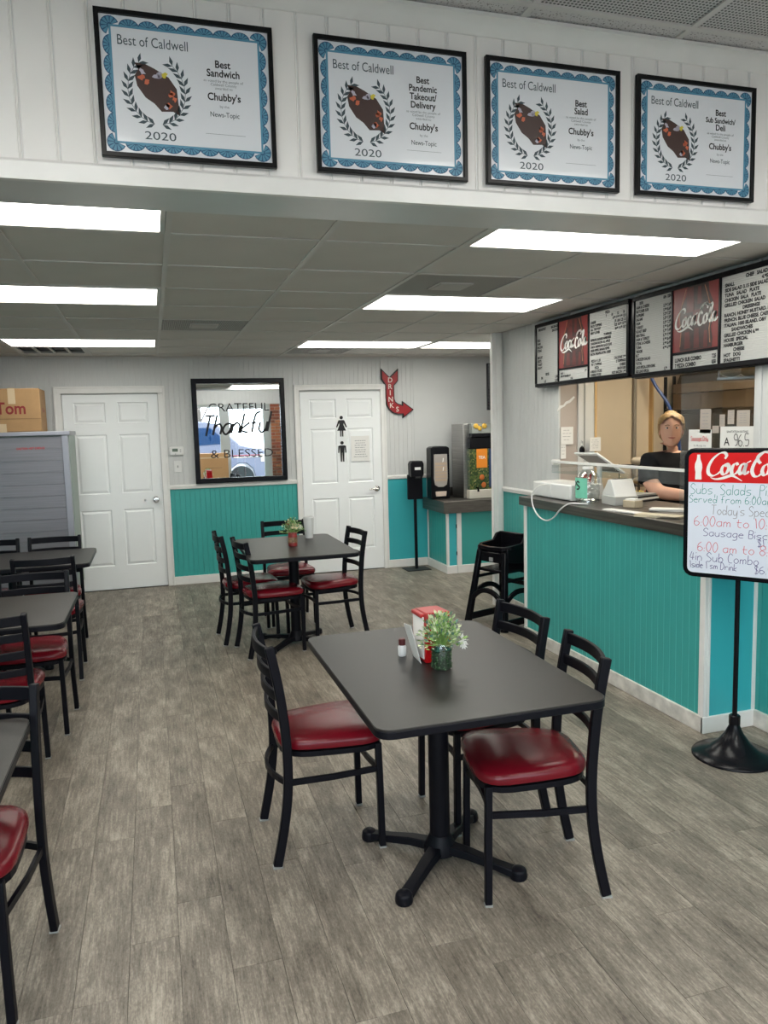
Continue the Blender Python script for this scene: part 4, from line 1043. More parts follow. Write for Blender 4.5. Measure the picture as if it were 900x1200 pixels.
# ================================================================== METAL FREEZER, CARTONS
e = empty('metal_freezer', 'tall ribbed metal freezer cabinet with grey green side at the left', 'freezer', (-2.0, 7.60, 0))
W = 1.277
MB().box(.0, W, .04, .58, .17, 1.625).build('cabinet', mat('grey_green_paint', (.30, .36, .33), .45), e, bevel=.006)
poly = [(.015, .04)]; z = .20
zz = [.20+i*.1085 for i in range(14)]
fp = MB(); pr_ = []
for i in range(13):
    fp.box(.03, W-.062, .010-(.002 if i % 2 else 0), .040, zz[i]+.0015, zz[i+1]-.0015)
M_ALU = mat('brushed_aluminium', (.26, .25, .27), .42, metal=.7, var=.10, vscale=3, stretch=(.6, 1, 30))
for i in range(13):
    B(.03, W-.062, .010-(.002 if i % 2 else 0), .040, zz[i]+.0012, zz[i+1]-.0012).build('metal_panel', M_ALU, e)
MB().box(W-.062, W-.008, -.006, .042, .18, 1.622).build('side_strip', mat('anodised_strip', (.36, .36, .40), .4, metal=.6), e, bevel=.003)
MB().box(0, W+.01, -.012, .60, 1.622, 1.66).build('top_cap', mat('anodised_strip', (.36, .36, .40), .4, metal=.6), e, bevel=.004)
mb = MB(); text(mb, 'CAUTION: HOT SURFACE', (.83, .0045, 1.50), (1, 0, 0), (0, 0, 1), .026, 'l', bold=.02, width=.235); mb.build('warning_lettering', M_PINKRED, e)
for x in (.1, W-.1):
    for y in (.10, .50): MB().lathe([(.03, .10), (.03, .17)], 12, (x, y)).ball((x, y, .05), .05, .4, 1, 1).build('caster', M_BLACKM, e, smooth=True)
e = empty('cardboard_box', 'brown cardboard carton lettered KaTom on top of the metal freezer', 'box', (-1.72, 7.68, 1.66))
MB().box(0, .765, 0, .40, 0, .395).build('carton', M_CARD, e, bevel=.008)
mb = MB(); mb.box(.50, .56, -.004, 0, .255, .396).box(.50, .56, -.004, .40, .395, .399).box(.38, .47, -.004, 0, 0, .075); mb.build('tape', M_TAPE, e)
mb = MB(); mb.box(.0, .765, -.002, 0, .118, .122); mb.build('flap_seam', mat('card_dark', (.2, .11, .05), .8), e)
mb = MB(); text(mb, 'KaTom', (.255, -.003, .165), (1, 0, 0), (0, 0, 1), .15, 'l', bold=.02, width=.385); mb.build('lettering', mat('carton_red', (.22, .02, .02), .6), e)
mb = MB(); text(mb, 'KaTom', (.768, .10, .18), (0, 1, 0), (0, 0, 1), .06, 'l', bold=.02); mb.build('side_lettering', mat('carton_red', (.22, .02, .02), .6), e)

# ================================================================== DRINK STATION
e = empty('drink_station', 'teal drink station cabinet with metal counter in the back alcove', 'cabinet', (3.03, 7.70, 0))
L2 = .865
B(.024, L2, .016, .62, .085, .668).build('body', mat('cabinet_teal', (.05, .36, .33), .4), e)
MB().prism([(.012-o_2-.0, a) for a, o_2 in [(y_, x_) for y_, x_ in bead_profile(.02, .62, .075)]]+[(.018, .62), (.018, .02)], 'z', .085, .67).build('side_panel', M_TEAL, e)
MB().box(-.003, .02, -.004, .035, .085, .67).build('corner_trim', M_TRIM, e, bevel=.002)
MB().box(-.003, .008, .60, .62, .085, .67).build('corner_trim', M_TRIM, e)
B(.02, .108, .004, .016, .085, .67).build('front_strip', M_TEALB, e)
B(.112, .165, -.008, .014, .085, .67).build('door_stile', M_TRIM, e, bevel=.002)
B(.165, L2, .004, .016, .085, .67).build('cabinet_door', mat('cabinet_teal', (.05, .36, .33), .4), e)
MB().box(.104, .112, -.004, .01, .2, .24).box(.104, .112, -.004, .01, .5, .54).build('hinge', M_BLACK, e)
MB().box(-.012, .11, -.016, .012, 0, .088).box(-.012, .012, .012, .62, 0, .088).build('skirting', M_TRIM, e, bevel=.003)
B(.115, L2, -.010, .012, 0, .088).build('skirting', M_TRIM, e, bevel=.003)
MB().box(-.055, L2, -.055, .62, .67, .80).build('metal_top', M_STEELD, e, bevel=.004)
MB().box(.0, L2, .60, .615, .80, .90).build('backsplash', M_STEELD, e, bevel=.002)

e = empty('napkin_dispenser', 'tall black napkin dispenser with clear window on the drink station', 'dispenser', (3.065, 8.04, .8012))
def disp_poly(w, h, b=0): return [(-w, b), (w, b), (w, h-.02), (w*.7, h-.004), (0, h), (-w*.7, h-.004), (-w, h-.02)]
MB().prism(disp_poly(.110, .59), 'y', -.08, .08).build('housing', M_BLACKG, e, bevel=.012, seg=3)
MB().prism([(-.082, .235), (-.07, .16), (-.03, .135), (.03, .135), (.07, .16), (.082, .235), (.078, .50), (-.078, .50)], 'y', -.090, -.078).build('clear_window', mat('smoked_window', (.36, .33, .31), .15), e, bevel=.004)
for i in range(6): B(-.07, .07, -.0925, -.088, .20+i*.036, .228+i*.036).build('napkins', mat('kraft_napkin', (.42, .32, .24), .7), e)
MB().prism([(-.06, .03), (.06, .03), (.065, .085), (-.065, .085)], 'y', -.092, -.078).build('napkin', mat('napkin_beige', (.62, .50, .42), .8), e, bevel=.004)
for z in (.31, .41): MB().prism([(.02, z), (.03, z+.01), (.035, z+.045), (.026, z+.05)], 'y', -.095, -.090).build('painted_glint', M_PAPER, e)  # white slivers painted on the window as glints

e = empty('sanitizer_stand', 'black hand sanitizer dispenser on a pole with flat floor plate', 'dispenser', (2.81, 8.11, 0))
MB().prism([(-.14, -.11), (.14, -.11), (.14, .11), (-.14, .11)], 'z', 0, .008).build('floor_plate', M_BLACKM, e, bevel=.002)
MB().box(-.016, .016, -.012, .012, .008, .84).build('pole', M_BLACK, e, bevel=.003)
B(-.088, .088, -.02, .02, .80, 1.08).build('back_plate', M_BLACK, e, bevel=.008)
MB().prism([(-.075, 1.05), (.06, 1.05), (.072, 1.08), (.075, 1.20), (.06, 1.235), (-.06, 1.235), (-.078, 1.20)], 'y', -.11, .01).build('dispenser_body', M_BLACKG, e, bevel=.012, seg=3)
B(-.035, .035, -.112, -.108, 1.135, 1.165).build('label_window', M_PLASTIC, e)
B(-.03, .03, -.12, -.10, 1.04, 1.06).build('nozzle', M_BLACKM, e, bevel=.004)

e = empty('tea_dispenser', 'tea machine with orange and leaf printed front on the drink station', 'drink machine', (3.30, 7.80, .8012))
MB().box(0, .44, .06, .40, 0, .83).build('body', M_STEEL, e, bevel=.006)
B(.07, .44, -.03, .06, .68, .72).build('shelf', M_BLACKG, e, bevel=.004)
B(.07, .44, -.02, .06, .72, .83).build('top_panel', mat('machine_top', (.28, .3, .28), .4), e, bevel=.003)
B(.05, .44, -.02, .06, .55, .68).build('brew_head', M_BLACKG, e, bevel=.01)
M_LEAFP = bpy.data.materials.new('leaf_print'); M_LEAFP.use_nodes = True
def _leafp():
    nt = M_LEAFP.node_tree; p = nt.nodes['Principled BSDF']; tc = nt.nodes.new('ShaderNodeTexCoord'); vo = nt.nodes.new('ShaderNodeTexVoronoi'); vo.inputs['Scale'].default_value = 55
    r = nt.nodes.new('ShaderNodeValToRGB'); e0 = r.color_ramp.elements; e0[0].color = (.02, .07, .012, 1); e0[1].color = (.45, .45, .22, 1); e0[1].position = .97
    for po, cc in ((.4, (.015, .035, .01, 1)), (.62, (.06, .11, .025, 1)), (.86, (.20, .17, .05, 1))): q = e0.new(po); q.color = cc
    nt.links.new(tc.outputs['Object'], vo.inputs['Vector']); nt.links.new(vo.outputs['Color'], r.inputs[0]); nt.links.new(r.outputs[0], p.inputs['Base Color']); p.inputs['Roughness'].default_value = .3
_leafp()
B(.045, .44, -.010, .06, .10, .55).build('printed_front', M_LEAFP, e)
B(.125, .255, -.014, -.009, .34, .55).build('orange_panel', mat('orange_print', (.75, .24, .02), .35), e)
mb = MB(); text(mb, 'TEA', (.19, -.0155, .44), (1, 0, 0), (0, 0, 1), .045, 'c', bold=.02); mb.build('lettering', M_PAPER, e)
B(.275, .44, -.014, -.009, .12, .55).build('blue_panel', mat('dark_blue_print', (.015, .04, .12), .35), e)
for c_, s_ in (((.185, -.02, .235), .030), ((.205, -.022, .15), .029)): MB().ball(c_, s_, 1, .3, 1.1).build('printed_fruit', mat('lemon_print', (.75, .6, .3), .4) if s_ > .031 else mat('tea_print', (.5, .14, .03), .4), e, smooth=True)
B(.03, .44, -.03, .06, .0, .10).build('drip_tray', mat('tray_cream', (.62, .58, .50), .5), e, bevel=.006)
for x in (.12, .30): MB().tube([(x, -.02, .12), (x, -.06, .12), (x, -.065, .08)], .012, 8).build('tap', M_BLACKG, e, smooth=True)
MB().ball((.12, -.024, .80), .03, 1, .4, 1).ball((.165, -.024, .775), .026, 1, .4, 1).ball((.22, -.024, .80), .03, 1, .4, 1).build('printed_fruit', mat('fruit_print', (.65, .4, .06), .4), e, smooth=True)

e = empty('wall_louver', 'black slatted panel hanging high on the alcove wall', 'shutter', (3.50, 7.62, 1.77))
B(0, .38, 0, .05, 0, .50).build('frame', M_BLACK, e, bevel=.004)
for i in range(14): B(.0, .38, -.012, .002, .02+i*.034, .042+i*.034).build('slat', M_BLACKM, e)

# ================================================================== COUNTER THINGS
CT = 1.0755
e = empty('cash_drawer', 'white cash drawer at the far end of the service counter', 'cash drawer', (2.72, 4.60, CT))
MB().box(0, .245, 0, .54, .004, .112).build('body', M_PLASTIC, e, bevel=.006)
MB().box(-.004, 0, .02, .25, .012, .104).box(-.004, 0, .27, .52, .012, .104).build('front', M_PLASTIC, e, bevel=.002)
MB().box(.02, .225, .02, .52, 0, .005).build('feet', M_BLACKM, e)
o = MB().tube(crom([(2.72, 4.90, 1.175), (2.66, 4.92, 1.17), (2.615, 4.95, 1.12), (2.60, 4.93, 1.04), (2.60, 4.85, .965), (2.60, 4.73, .94), (2.60, 4.62, .975), (2.60, 4.53, 1.04), (2.62, 4.45, 1.082), (2.66, 4.40, 1.083), (2.70, 4.36, 1.083)], 5), .005, 8).build('power_cord', M_PLASTIC, None, smooth=True)
tag(o, 'white cord looping down over the front edge of the counter', 'cord')
# jug with TIPS label
e = empty('tip_jug', 'clear plastic jug with mint green hand lettered label for tips', 'jug', (2.785, 4.50, CT))
MB().lathe([(.070, .0), (.077, .006), (.077, .03), (.073, .036), (.078, .05), (.078, .08), (.074, .085), (.078, .09), (.078, .12), (.074, .125), (.078, .13), (.078, .155), (.073, .160), (.076, .168), (.068, .19), (.044, .212), (.032, .220), (.032, .230)], 28, caps=False).build('jug_body', M_JUG, e, smooth=True)
MB().lathe([(.0, .002), (.058, .002), (.058, .02), (.05, .028), (0, .03)], 20).build('coins', M_CHROME, e)
MB().lathe([(.031, .222), (.034, .225), (.034, .24), (.031, .244)], 24, caps=False).build('rim', M_PLASTIC, e, smooth=True)
vs = []; n = 14
for i in range(n+1):
    a = R(125+i*112/n); vs += [(.0795*math.cos(a), .0795*math.sin(a), .035), (.0795*math.cos(a), .0795*math.sin(a), .170)]
MB().add(vs, [(2*i, 2*i+2, 2*i+3, 2*i+1) for i in range(n)]).build('green_label', mat('mint_label', (.20, .62, .45), .6), e)
mb = MB(); xx = MB(); hand(xx, 'TIPS', (0, 0, 0), (1, 0, 0), (0, 1, 0), .05, .010, width=.135)
for p, q in [(xx.v, xx.f)]:
    mb.add([(.0805*math.cos(R(108)+x/.08), .0805*math.sin(R(108)+x/.08), .095+y) for x, y, z in p], q)
mb.build('lettering', M_INK, e)
e = empty('receipt_printer', 'white wedge shaped receipt printer on the counter beside the jug', 'printer', (2.90, 4.305, CT), R(-8))
MB().prism([(-.09, 0), (.09, 0), (.095, .07), (.01, .165), (-.035, .165), (-.10, .055)], 'x', -.075, .075).build('body', M_PLASTIC, e, bevel=.006)
MB().prism([(-.094, .0), (.094, .0), (.10, .06), (-.105, .06)], 'x', -.079, .079).build('base_shell', mat('printer_grey', (.52, .52, .50), .4), e, bevel=.004)
B(-.05, .05, -.03, .01, .1655, .168).build('paper_slot', M_BLACKM, e)
# register tablet
e = empty('register_tablet', 'white framed register tablet tilted on a stand behind the jug', 'tablet', (2.95, 4.72, CT))
A_, B_, C_, D_ = Vector((-.09, .20, .318)), Vector((-.09, -.10, .322)), Vector((.09, -.17, .18)), Vector((.09, .10, .18))
nn = (B_-A_).cross(C_-B_).normalized()
def slab(mb, q, t0, t1): 
    return mb.add([p+nn*t for t in (t0, t1) for p in q], [(0, 1, 2, 3), (7, 6, 5, 4)]+[(i, i+4, (i+1) % 4+4, (i+1) % 4) for i in range(4)])
slab(MB(), (A_, B_, C_, D_), -.007, .007).build('shell', M_PLASTIC, e, bevel=.004)
ce_ = (A_+B_+C_+D_)/4; q = [ce_+(p-ce_)*.82 for p in (A_, B_, C_, D_)]
slab(MB(), q, -.009, .009).build('screen', mat('tablet_grey', (.24, .23, .22), .25), e)
MB().tube([(0, .01, .24), (.0, .01, .12), (.03, .01, .01)], .018, 10).build('stand', M_PLASTIC, e, smooth=True)
MB().box(-.06, .10, -.08, .10, 0, .012).build('foot', M_PLASTIC, e, bevel=.004)
for p in e.children: pass
e.location = (3.035, 4.74, CT)
# sneeze guard
e = empty('sneeze_guard', 'white edged clear guard strip spanning the hatch above the counter things', 'screen', (2.89, 3.20, 1.24))
B(-.002, .002, .0, 1.965, .0, .078).build('clear_sheet', M_ACR, e)
B(-.009, .009, .0, 1.965, .076, .094).build('white_edge', M_PLASTIC, e, bevel=.002)
for y in (.004, 1.945): B(-.006, .058, y, y+.014, .06, .10).build('bracket', M_PLASTIC, e, bevel=.002)
# papers and pads on the counter
def flat_paper(name, label, x, y, rz, w, h, col=M_PAPER, n=1, z=CT, cat='papers', group='papers on the counter'):
    e = empty(name, label, cat, (x, y, z), R(rz), group); rr = random.Random(int(x*1000)+int(y*977))
    for i in range(n):
        a = R(rr.uniform(-9, 9)); c, s_ = math.cos(a), math.sin(a); z0 = .001+i*.0025
        P = [(px*c-py*s_, px*s_+py*c) for px, py in ((-w/2, -h/2), (w/2, -h/2), (w/2, h/2), (-w/2, h/2))]
        MB().prism(P, 'z', z0, z0+.0018).build('sheet', col, e)
    return e
M_CREAM = mat('cream_paper', (.62, .55, .42), .75)
flat_paper('paper_slips', 'cream order slips fanned along the near edge of the counter', 2.70, 3.62, 30, .10, .26, M_CREAM, 5)
flat_paper('paper_slips', 'white order slips lying left of the cream ones', 2.67, 3.92, 12, .07, .30, M_PAPER, 3)
flat_paper('order_pad', 'white order pad on the counter behind the slips', 2.93, 3.82, 40, .09, .24, M_PAPER, 6)
e = empty('card_holder', 'small cream card box on the counter beside the printer', 'box', (2.86, 4.10, CT), R(10)); MB().box(-.035, .035, -.05, .05, 0, .045).build('box_body', mat('kraft_box', (.50, .42, .30), .7), e, bevel=.003); B(-.025, .025, -.04, .04, .045, .055).build('cards', M_PAPER, e)
e = empty('paper_stack', 'dark folders piled behind the counter below the fruit rack', 'papers', (3.14, 4.48, CT), R(20))
for i, m_ in enumerate((M_BLACKM, M_PAPER, M_BLACKM, M_PLASTICG)): MB().box(-.10-.01*i, .10, -.13+.01*i, .13, .001+i*.012, .011+i*.012).build('folder', m_, e)
e = empty('pen_cup', 'white cup of red markers at the far end of the counter', 'cup', (3.13, 5.06, CT))
MB().lathe([(.028, 0), (.034, .09)], 16).build('cup', M_PLASTIC, e, smooth=True)
for i in range(5):
    a = i*1.25; MB().tube([(.01*math.cos(a), .01*math.sin(a), .03), (.03*math.cos(a), .03*math.sin(a), .15)], .007, 6).build('marker', M_RED, e)

# papers on the clear sheet in the hatch
e = empty('hatch_glass', 'clear fixed pane at the right end of the serving hatch holding taped notices', 'glass', (2.985, 3.20, 1.0755))
B(0, .005, .0, .62, 0, .945).build('clear_sheet', M_ACR, e)
B(-.002, .007, .0, .62, .941, .946).build('edge_strip', M_ACR, e)
uy, uz = (0, -1, 0), (0, 0, 1)
paper('rating_card', 'white sanitation card reading A 96.5 in the serving hatch', (2.980, 3.355, 1.495), uy, uz, .255, .150, [('SANITATION RATING', 0, .28, .016, 'c'), ('A', -.30, -.18, .062, 'c'), ('Score of inspection', .02, -.44, .012, 'c')], M_PAPER, ink=M_INK)
mb = MB(); hand(mb, '96.5', (0, .02, -.028), uy, uz, .062, .004, width=.115); o = mb.build('score_writing', M_INK, [q for q in bpy.data.objects if q.name == 'rating_card'][0], loc=(-.003, 0, 0))
paper('notice', 'white handwritten notice with red heading left of the A 96.5 card', (2.980, 3.645, 1.455), uy, uz, .190, .20, [('for Monday the', 0, .02, .016, 'c'), ('special', 0, -.12, .016, 'c')], ink=M_INKG)
mb = MB(); hand(mb, 'Sausage Only', (0, .072, .040), uy, uz, .022, .0025, width=.145); poly_geo(mb, [(-.072, .034), (.072, .036), (.072, .038), (-.072, .036)], (0, 0, 0), uy, uz)
mb.build('red_heading', M_PINKRED, [q for q in bpy.data.objects if q.name == 'notice.001'][0], loc=(-.003, 0, 0))
for i, (y, z, w_, h_, nm) in enumerate(((3.602, 1.602, .088, .135, 'long receipt taped above the handwritten notice'), (3.470, 1.603, .040, .065, 'narrow slip taped left of two others above the A card'), (3.405, 1.620, .048, .075, 'middle slip taped above the A card'), (3.315, 1.612, .092, .085, 'widest slip taped above the right of the A card'), (3.520, 1.555, .05, .04, 'small square slip taped between notice and A card'))):
    paper('receipt', nm, (2.980, y, z), uy, uz, w_, h_, col=mat('receipt_tan', (.46, .40, .35), .7), bars=5, cat='receipt', group='slips taped on the hatch glass')

# ================================================================== KITCHEN
e = empty('ceiling_light', 'warm kitchen ceiling light behind the serving hatch', 'light', (3.7, 3.9, 2.40)); B(0, .6, 0, 1.2, -.01, .0).build('diffuser', M_KLAMP, e); B(-.02, .62, -.02, 1.22, 0, .02).build('frame', M_GRID, e)
e = empty('grey_board', 'grey board panel just inside the left end of the serving hatch', 'board', (2.966, 5.185, 1.08)); B(0, .147, -.015, 0, 0, 1.30).build('panel', M_PINKG, e)
e = bpy.data.objects.new('door_kitchen', None); COL.objects.link(e); e.location = (3.113, 5.20, 0); struct(e)
MB().box(.0, .045, -.04, 0, 1.076, 2.38).box(.065, .145, -.03, 0, 1.076, 2.38).box(.045, .065, -.012, 0, 1.076, 2.38).build('casing', M_WHITE, e)
o = B(3.258, 3.276, 5.165, 5.20, 1.076, 2.38).build('trim_wood', M_WOOD); struct(o)
o = B(4.36, 4.375, 5.97, 6.02, 0, 2.3).build('trim_wood_right', M_WOOD); struct(o)
uX = (1, 0, 0)
paper('notice', 'upper handwritten note on the grey board behind the register', (3.015, 5.160, 1.515), uX, uz, .105, .132, bars=4, cat='notice')
paper('notice', 'small lower note on the grey board behind the register', (2.985, 5.163, 1.395), uX, uz, .045, .105, bars=3, cat='notice')
paper('notice', 'handwritten note on the wooden edge left of the beige wall', (3.250, 5.145, 1.443), uX, uz, .095, .105, bars=5, cat='notice')
mb = MB(); ribbon(mb, [(-.075, -.05), (-.05, -.02), (-.02, -.012), (.0, .01), (.03, .02), (.07, .055)], (3.012, 5.166, 1.752), uX, uz, lambda dx, dy, t: .016*(.5+abs(math.sin(t*9)))); tag(mb.build('white_streak', M_PLASTIC), 'ragged white streak on the grey board', 'tape')  # irregular white streak laid over the board
e = empty('keys', 'black key fob hanging on a hook on the kitchen door casing', 'keys', (3.139, 5.150, 1.40)); MB().ball((0, 0, 0), .03, .8, .4, 1.1).build('fob', M_BLACKG, e, smooth=True); MB().tube([(0, 0, .03), (0, .0, .07), (0, .03, .08)], .003, 6).build('ring', M_CHROME, e)
o = MB().tube([(4.19, 5.99, .95), (4.19, 5.99, 2.40)], .016, 10).build('wall_conduit', mat('conduit_grey', (.28, .25, .21), .45)); tag(o, 'thin grey conduit running up the beige kitchen wall', 'pipe')
o = MB().tube(crom([(4.20, 5.9, 2.3), (4.27, 5.85, 1.97), (4.36, 5.75, 1.75), (4.43, 5.7, 1.50), (4.46, 5.7, 1.2)], 5), .014, 8).build('blue_cable', mat('blue_cable', (.03, .08, .28), .4)); tag(o, 'blue cable hanging behind the worker', 'cable')
M_DARKST = mat('dark_appliance', (.085, .072, .062), .35, metal=.7, var=.2, vscale=3)
e = empty('kitchen_fridge', 'dark steel double door fridge behind the worker', 'fridge', (4.51, 4.09, 0))
B(0.02, .68, 0, 1.75, .1, 1.72).build('cabinet', M_DARKST, e, bevel=.004)
B(-.02, .02, .01, .86, .14, 1.66).build('door', M_DARKST, e, bevel=.006); B(-.02, .02, .88, 1.74, .14, 1.66).build('door', M_DARKST, e, bevel=.006)
for y in (.82, .90): B(-.05, -.02, y, y+.02, .9, 1.35).build('handle', M_STEEL, e, bevel=.004)
B(-.03, .02, .0, 1.75, 1.70, 1.84).build('top_panel', mat('warm_steel', (.22, .17, .13), .35, metal=.8), e, bevel=.004)
for y in (.2, .75): MB().ball((-.035, y, 1.78), .02).build('knob', M_BLACKG, e, smooth=True)
for x in (.08, .62):
    for y in (.08, 1.67): B(x-.03, x+.03, y-.03, y+.03, 0, .1).build('leg', M_BLACKM, e)
e = empty('kitchen_rack', 'dark wire shelving with grey trays at the back of the kitchen', 'rack', (4.51, 5.87, 0))
for x in (0, .4):
    for y in (0, .12): B(x, x+.02, y, y+.02, 0, 2.0).build('post', M_BLACKM, e)
for z in (.3, .8, 1.3, 1.62, 1.66, 1.70): B(0, .42, 0, .14, z, z+.015).build('shelf', M_STEELD, e)
e = empty('range_hood', 'dark range hood hanging above the fridge doors', 'hood', (4.42, 2.75, 1.86)); MB().prism([(0, 0), (.75, 0), (.75, .52), (.22, .52)], 'y', 0, 3.0).build('hood_body', M_DARKST, e)
B(-.01, .02, .0, 3.0, -.02, .06).build('lip', mat('warm_steel', (.22, .17, .13), .35, metal=.8), e)
e = empty('bag_of_buns', 'plastic bags of bread with a green tab hung at the hatch top', 'bag', (3.45, 3.95, 1.90), R(-40))
for i, (m_, dx) in enumerate(((mat('bag_plastic', (.55, .47, .36), .3), 0), (mat('bag_tan', (.50, .33, .16), .35), .11), (mat('bag_orange', (.62, .35, .08), .35), .21), (mat('bag_green', (.25, .5, .12), .35), .31))):
    MB().ball((dx, 0, .0), .06, 1.1, .8, .55+.1*(i % 2)).build('bun_bag', m_, e, smooth=True)
MB().box(-.08, .42, -.06, .06, -.05, -.035).build('shelf', M_STEEL, e)
for x in (-.07, .41): B(x-.005, x+.005, -.005, .005, -.035, .52).build('hanger', M_STEEL, e)
# prep table and wire rack with food
e = empty('prep_table', 'steel prep table against the beige kitchen wall', 'table', (3.83, 5.50, 0)); B(0, .62, 0, .48, .86, .90).build('tabletop', M_STEEL, e)
for x in (.02, .57):
    for y in (.02, .43): B(x, x+.03, y, y+.03, 0, .86).build('leg', M_STEEL, e)
e = empty('wire_rack', 'black wire rack holding bagged snacks behind the sneeze guard', 'rack', (3.93, 5.56, .90))
for x in (0, .21, .42):
    for y in (0, .28): MB().tube([(x, y, 0), (x, y, .34)], .004, 6).build('upright', M_BLACK, e)
for z in (.03, .16, .33):
    mb = MB()
    mb.tube([(0, 0, z), (.42, 0, z), (.42, .28, z), (0, .28, z)], .004, 6, closed=True)
    for i in range(1, 8): mb.tube([(.42*i/8, 0, z), (.42*i/8, .28, z)], .002, 4)
    mb.build('wire_shelf', M_BLACK, e)
rr = random.Random(3)
cols_ = [mat('snack_yellow', (.55, .45, .08), .4), mat('snack_tan', (.50, .38, .2), .4), mat('snack_white', (.6, .55, .48), .4), mat('snack_red', (.4, .05, .03), .4)]
for i in range(9):
    z = (.08, .20, .37)[i // 3]; c = cols_[3] if i == 1 else cols_[(i // 3+i) % 3]
    o = MB().ball((0, 0, 0), .06, 1.1, .9, .6).build('snack_bag', c, None, smooth=True); o.location = (4.01+.13*(i % 3), 5.68+rr.uniform(-.04, .04), .90+z); o.rotation_euler = (0, rr.uniform(-.2, .2), rr.uniform(0, 3))
    tag(o, ('%s %s snack bag on the %s shelf of the wire rack' % (('left', 'middle', 'right')[i % 3], {0: 'yellow', 1: 'tan', 2: 'white', 3: 'red'}[cols_.index(c)], ('bottom', 'middle', 'top')[i // 3])), 'snack', 'snack bags on the wire rack')

# ================================================================== PERSON
def skin_body(name, nodes, edges, m, parent, lvl=2, root=0):
    """nodes: (x,y,z,rx,ry)"""
    me = bpy.data.meshes.new(name); bm = bmesh.new(); sk = bm.verts.layers.skin.verify(); vs = []
    for i, nd in enumerate(nodes):
        v_ = bm.verts.new(nd[:3]); v_[sk].radius = (nd[3], nd[4] if len(nd) > 4 else nd[3]); v_[sk].use_root = (i == root); vs.append(v_)
    for a, b in edges: bm.edges.new((vs[a], vs[b]))
    bm.to_mesh(me); bm.free(); me.materials.append(m)
    o = bpy.data.objects.new(name, me); COL.objects.link(o)
    s_ = o.modifiers.new('skin', 'SKIN'); s_.use_smooth_shade = True; ss = o.modifiers.new('sub', 'SUBSURF'); ss.levels = lvl; ss.render_levels = lvl
    if parent: o.parent = parent
    return o
M_SKIN = mat('skin', (.66, .38, .28), .5, var=.05, vscale=12); M_SHIRT = mat('black_tshirt', (.007, .0075, .010), .85, spec=.2, bump=.2, bscale=60); M_TROU = mat('dark_trousers', (.02, .022, .03), .8)
M_HAIR = mat('blonde_hair', (.33, .21, .095), .5, var=.45, vscale=30, stretch=(6, 1, 1), bump=.6, bscale=60)
P = empty('person', 'person with tied back blonde hair and black t-shirt behind the counter', 'person', (3.52, 4.60, 0))
#  body faces -y ; right arm (towards -x) bent forward
nodes = [(0, .02, .92, .155, .12), (0, .02, 1.05, .145, .115), (0, .01, 1.20, .155, .115), (0, .01, 1.32, .135, .095), (0, .01, 1.395, .06, .058), (-.01, 0, 1.45, .050, .052),
         (-.155, .01, 1.325, .066), (-.200, -.02, 1.20, .060), (-.175, -.10, 1.115, .054), (-.07, -.26, 1.10, .040), (-.03, -.32, 1.09, .024),
         (.155, .01, 1.325, .062), (.20, -.01, 1.20, .052), (.20, -.08, 1.09, .043), (.09, -.24, 1.08, .034), (.05, -.30, 1.085, .024),
         (-.09, .02, .82, .095), (-.10, .01, .48, .062), (-.10, .03, .10, .042), (-.10, -.06, .045, .038), (-.10, -.14, .035, .03),
         (.09, .02, .82, .095), (.10, .01, .48, .062), (.10, .03, .10, .042), (.10, -.06, .045, .038), (.10, -.14, .035, .03)]
edges = [(0, 1), (1, 2), (2, 3), (3, 4), (4, 5), (3, 6), (6, 7), (7, 8), (8, 9), (9, 10), (3, 11), (11, 12), (12, 13), (13, 14), (14, 15), (0, 16), (16, 17), (17, 18), (18, 19), (19, 20), (0, 21), (21, 22), (22, 23), (23, 24), (24, 25)]
for s_, wi in ((-1, 10), (1, 15)):
    wx, wy, wz = nodes[wi][:3]; d = Vector((.45*-s_, -.88, .0)).normalized(); sd = Vector((-d.y, d.x, 0))
    pm = len(nodes); nodes.append((wx+d.x*.045, wy+d.y*.045, wz, .030, .018)); edges.append((wi, pm))
    for k in range(4):
        off_ = sd*((k-1.5)*.019); L_ = (.030, .034, .032, .024)[k]; b0 = Vector((wx, wy, wz))+d*.085+off_
        i0 = len(nodes); nodes.append((*b0, .0095)); edges.append((pm, i0))
        b1 = b0+d*L_+Vector((0, 0, -.006)); nodes.append((*b1, .0085)); edges.append((i0, i0+1))
        b2 = b1+d*L_*.6+Vector((0, 0, -.020)); nodes.append((*b2, .0075)); edges.append((i0+1, i0+2))
    t0 = Vector((wx, wy, wz))+d*.03+sd*(.035*s_*1.0); i0 = len(nodes); nodes.append((*t0, .011)); edges.append((pm, i0)); t1 = t0+d*.035+sd*(.012*s_)+Vector((0, 0, -.01)); nodes.append((*t1, .009)); edges.append((i0, i0+1))
skin_body('body', nodes, edges, M_SKIN, P)
sh = [(0, .02, .88, .190, .15), (0, .02, 1.05, .180, .15), (0, .01, 1.20, .185, .145), (0, .01, 1.32, .150, .108), (0, .015, 1.385, .078, .07), (-.160, .01, 1.325, .084), (-.205, -.02, 1.205, .078), (-.206, -.035, 1.175, .074), (.160, .01, 1.325, .084), (.21, -.01, 1.205, .078), (.213, -.03, 1.175, .074)]
skin_body('tshirt', sh, [(0, 1), (1, 2), (2, 3), (3, 4), (3, 5), (5, 6), (6, 7), (3, 8), (8, 9), (9, 10)], M_SHIRT, P)
tr_ = [(0, .02, .92, .150, .125), (-.09, .02, .80, .105), (-.10, .01, .48, .078), (-.10, .03, .12, .060), (.09, .02, .80, .105), (.10, .01, .48, .078), (.10, .03, .12, .060)]
skin_body('trousers', tr_, [(0, 1), (1, 2), (2, 3), (0, 4), (4, 5), (5, 6)], M_TROU, P)
for s_ in (-1, 1): MB().box(s_*.10-.045, s_*.10+.045, -.19, .08, 0, .075).build('shoe', M_BLACKM, P, bevel=.02, seg=3)
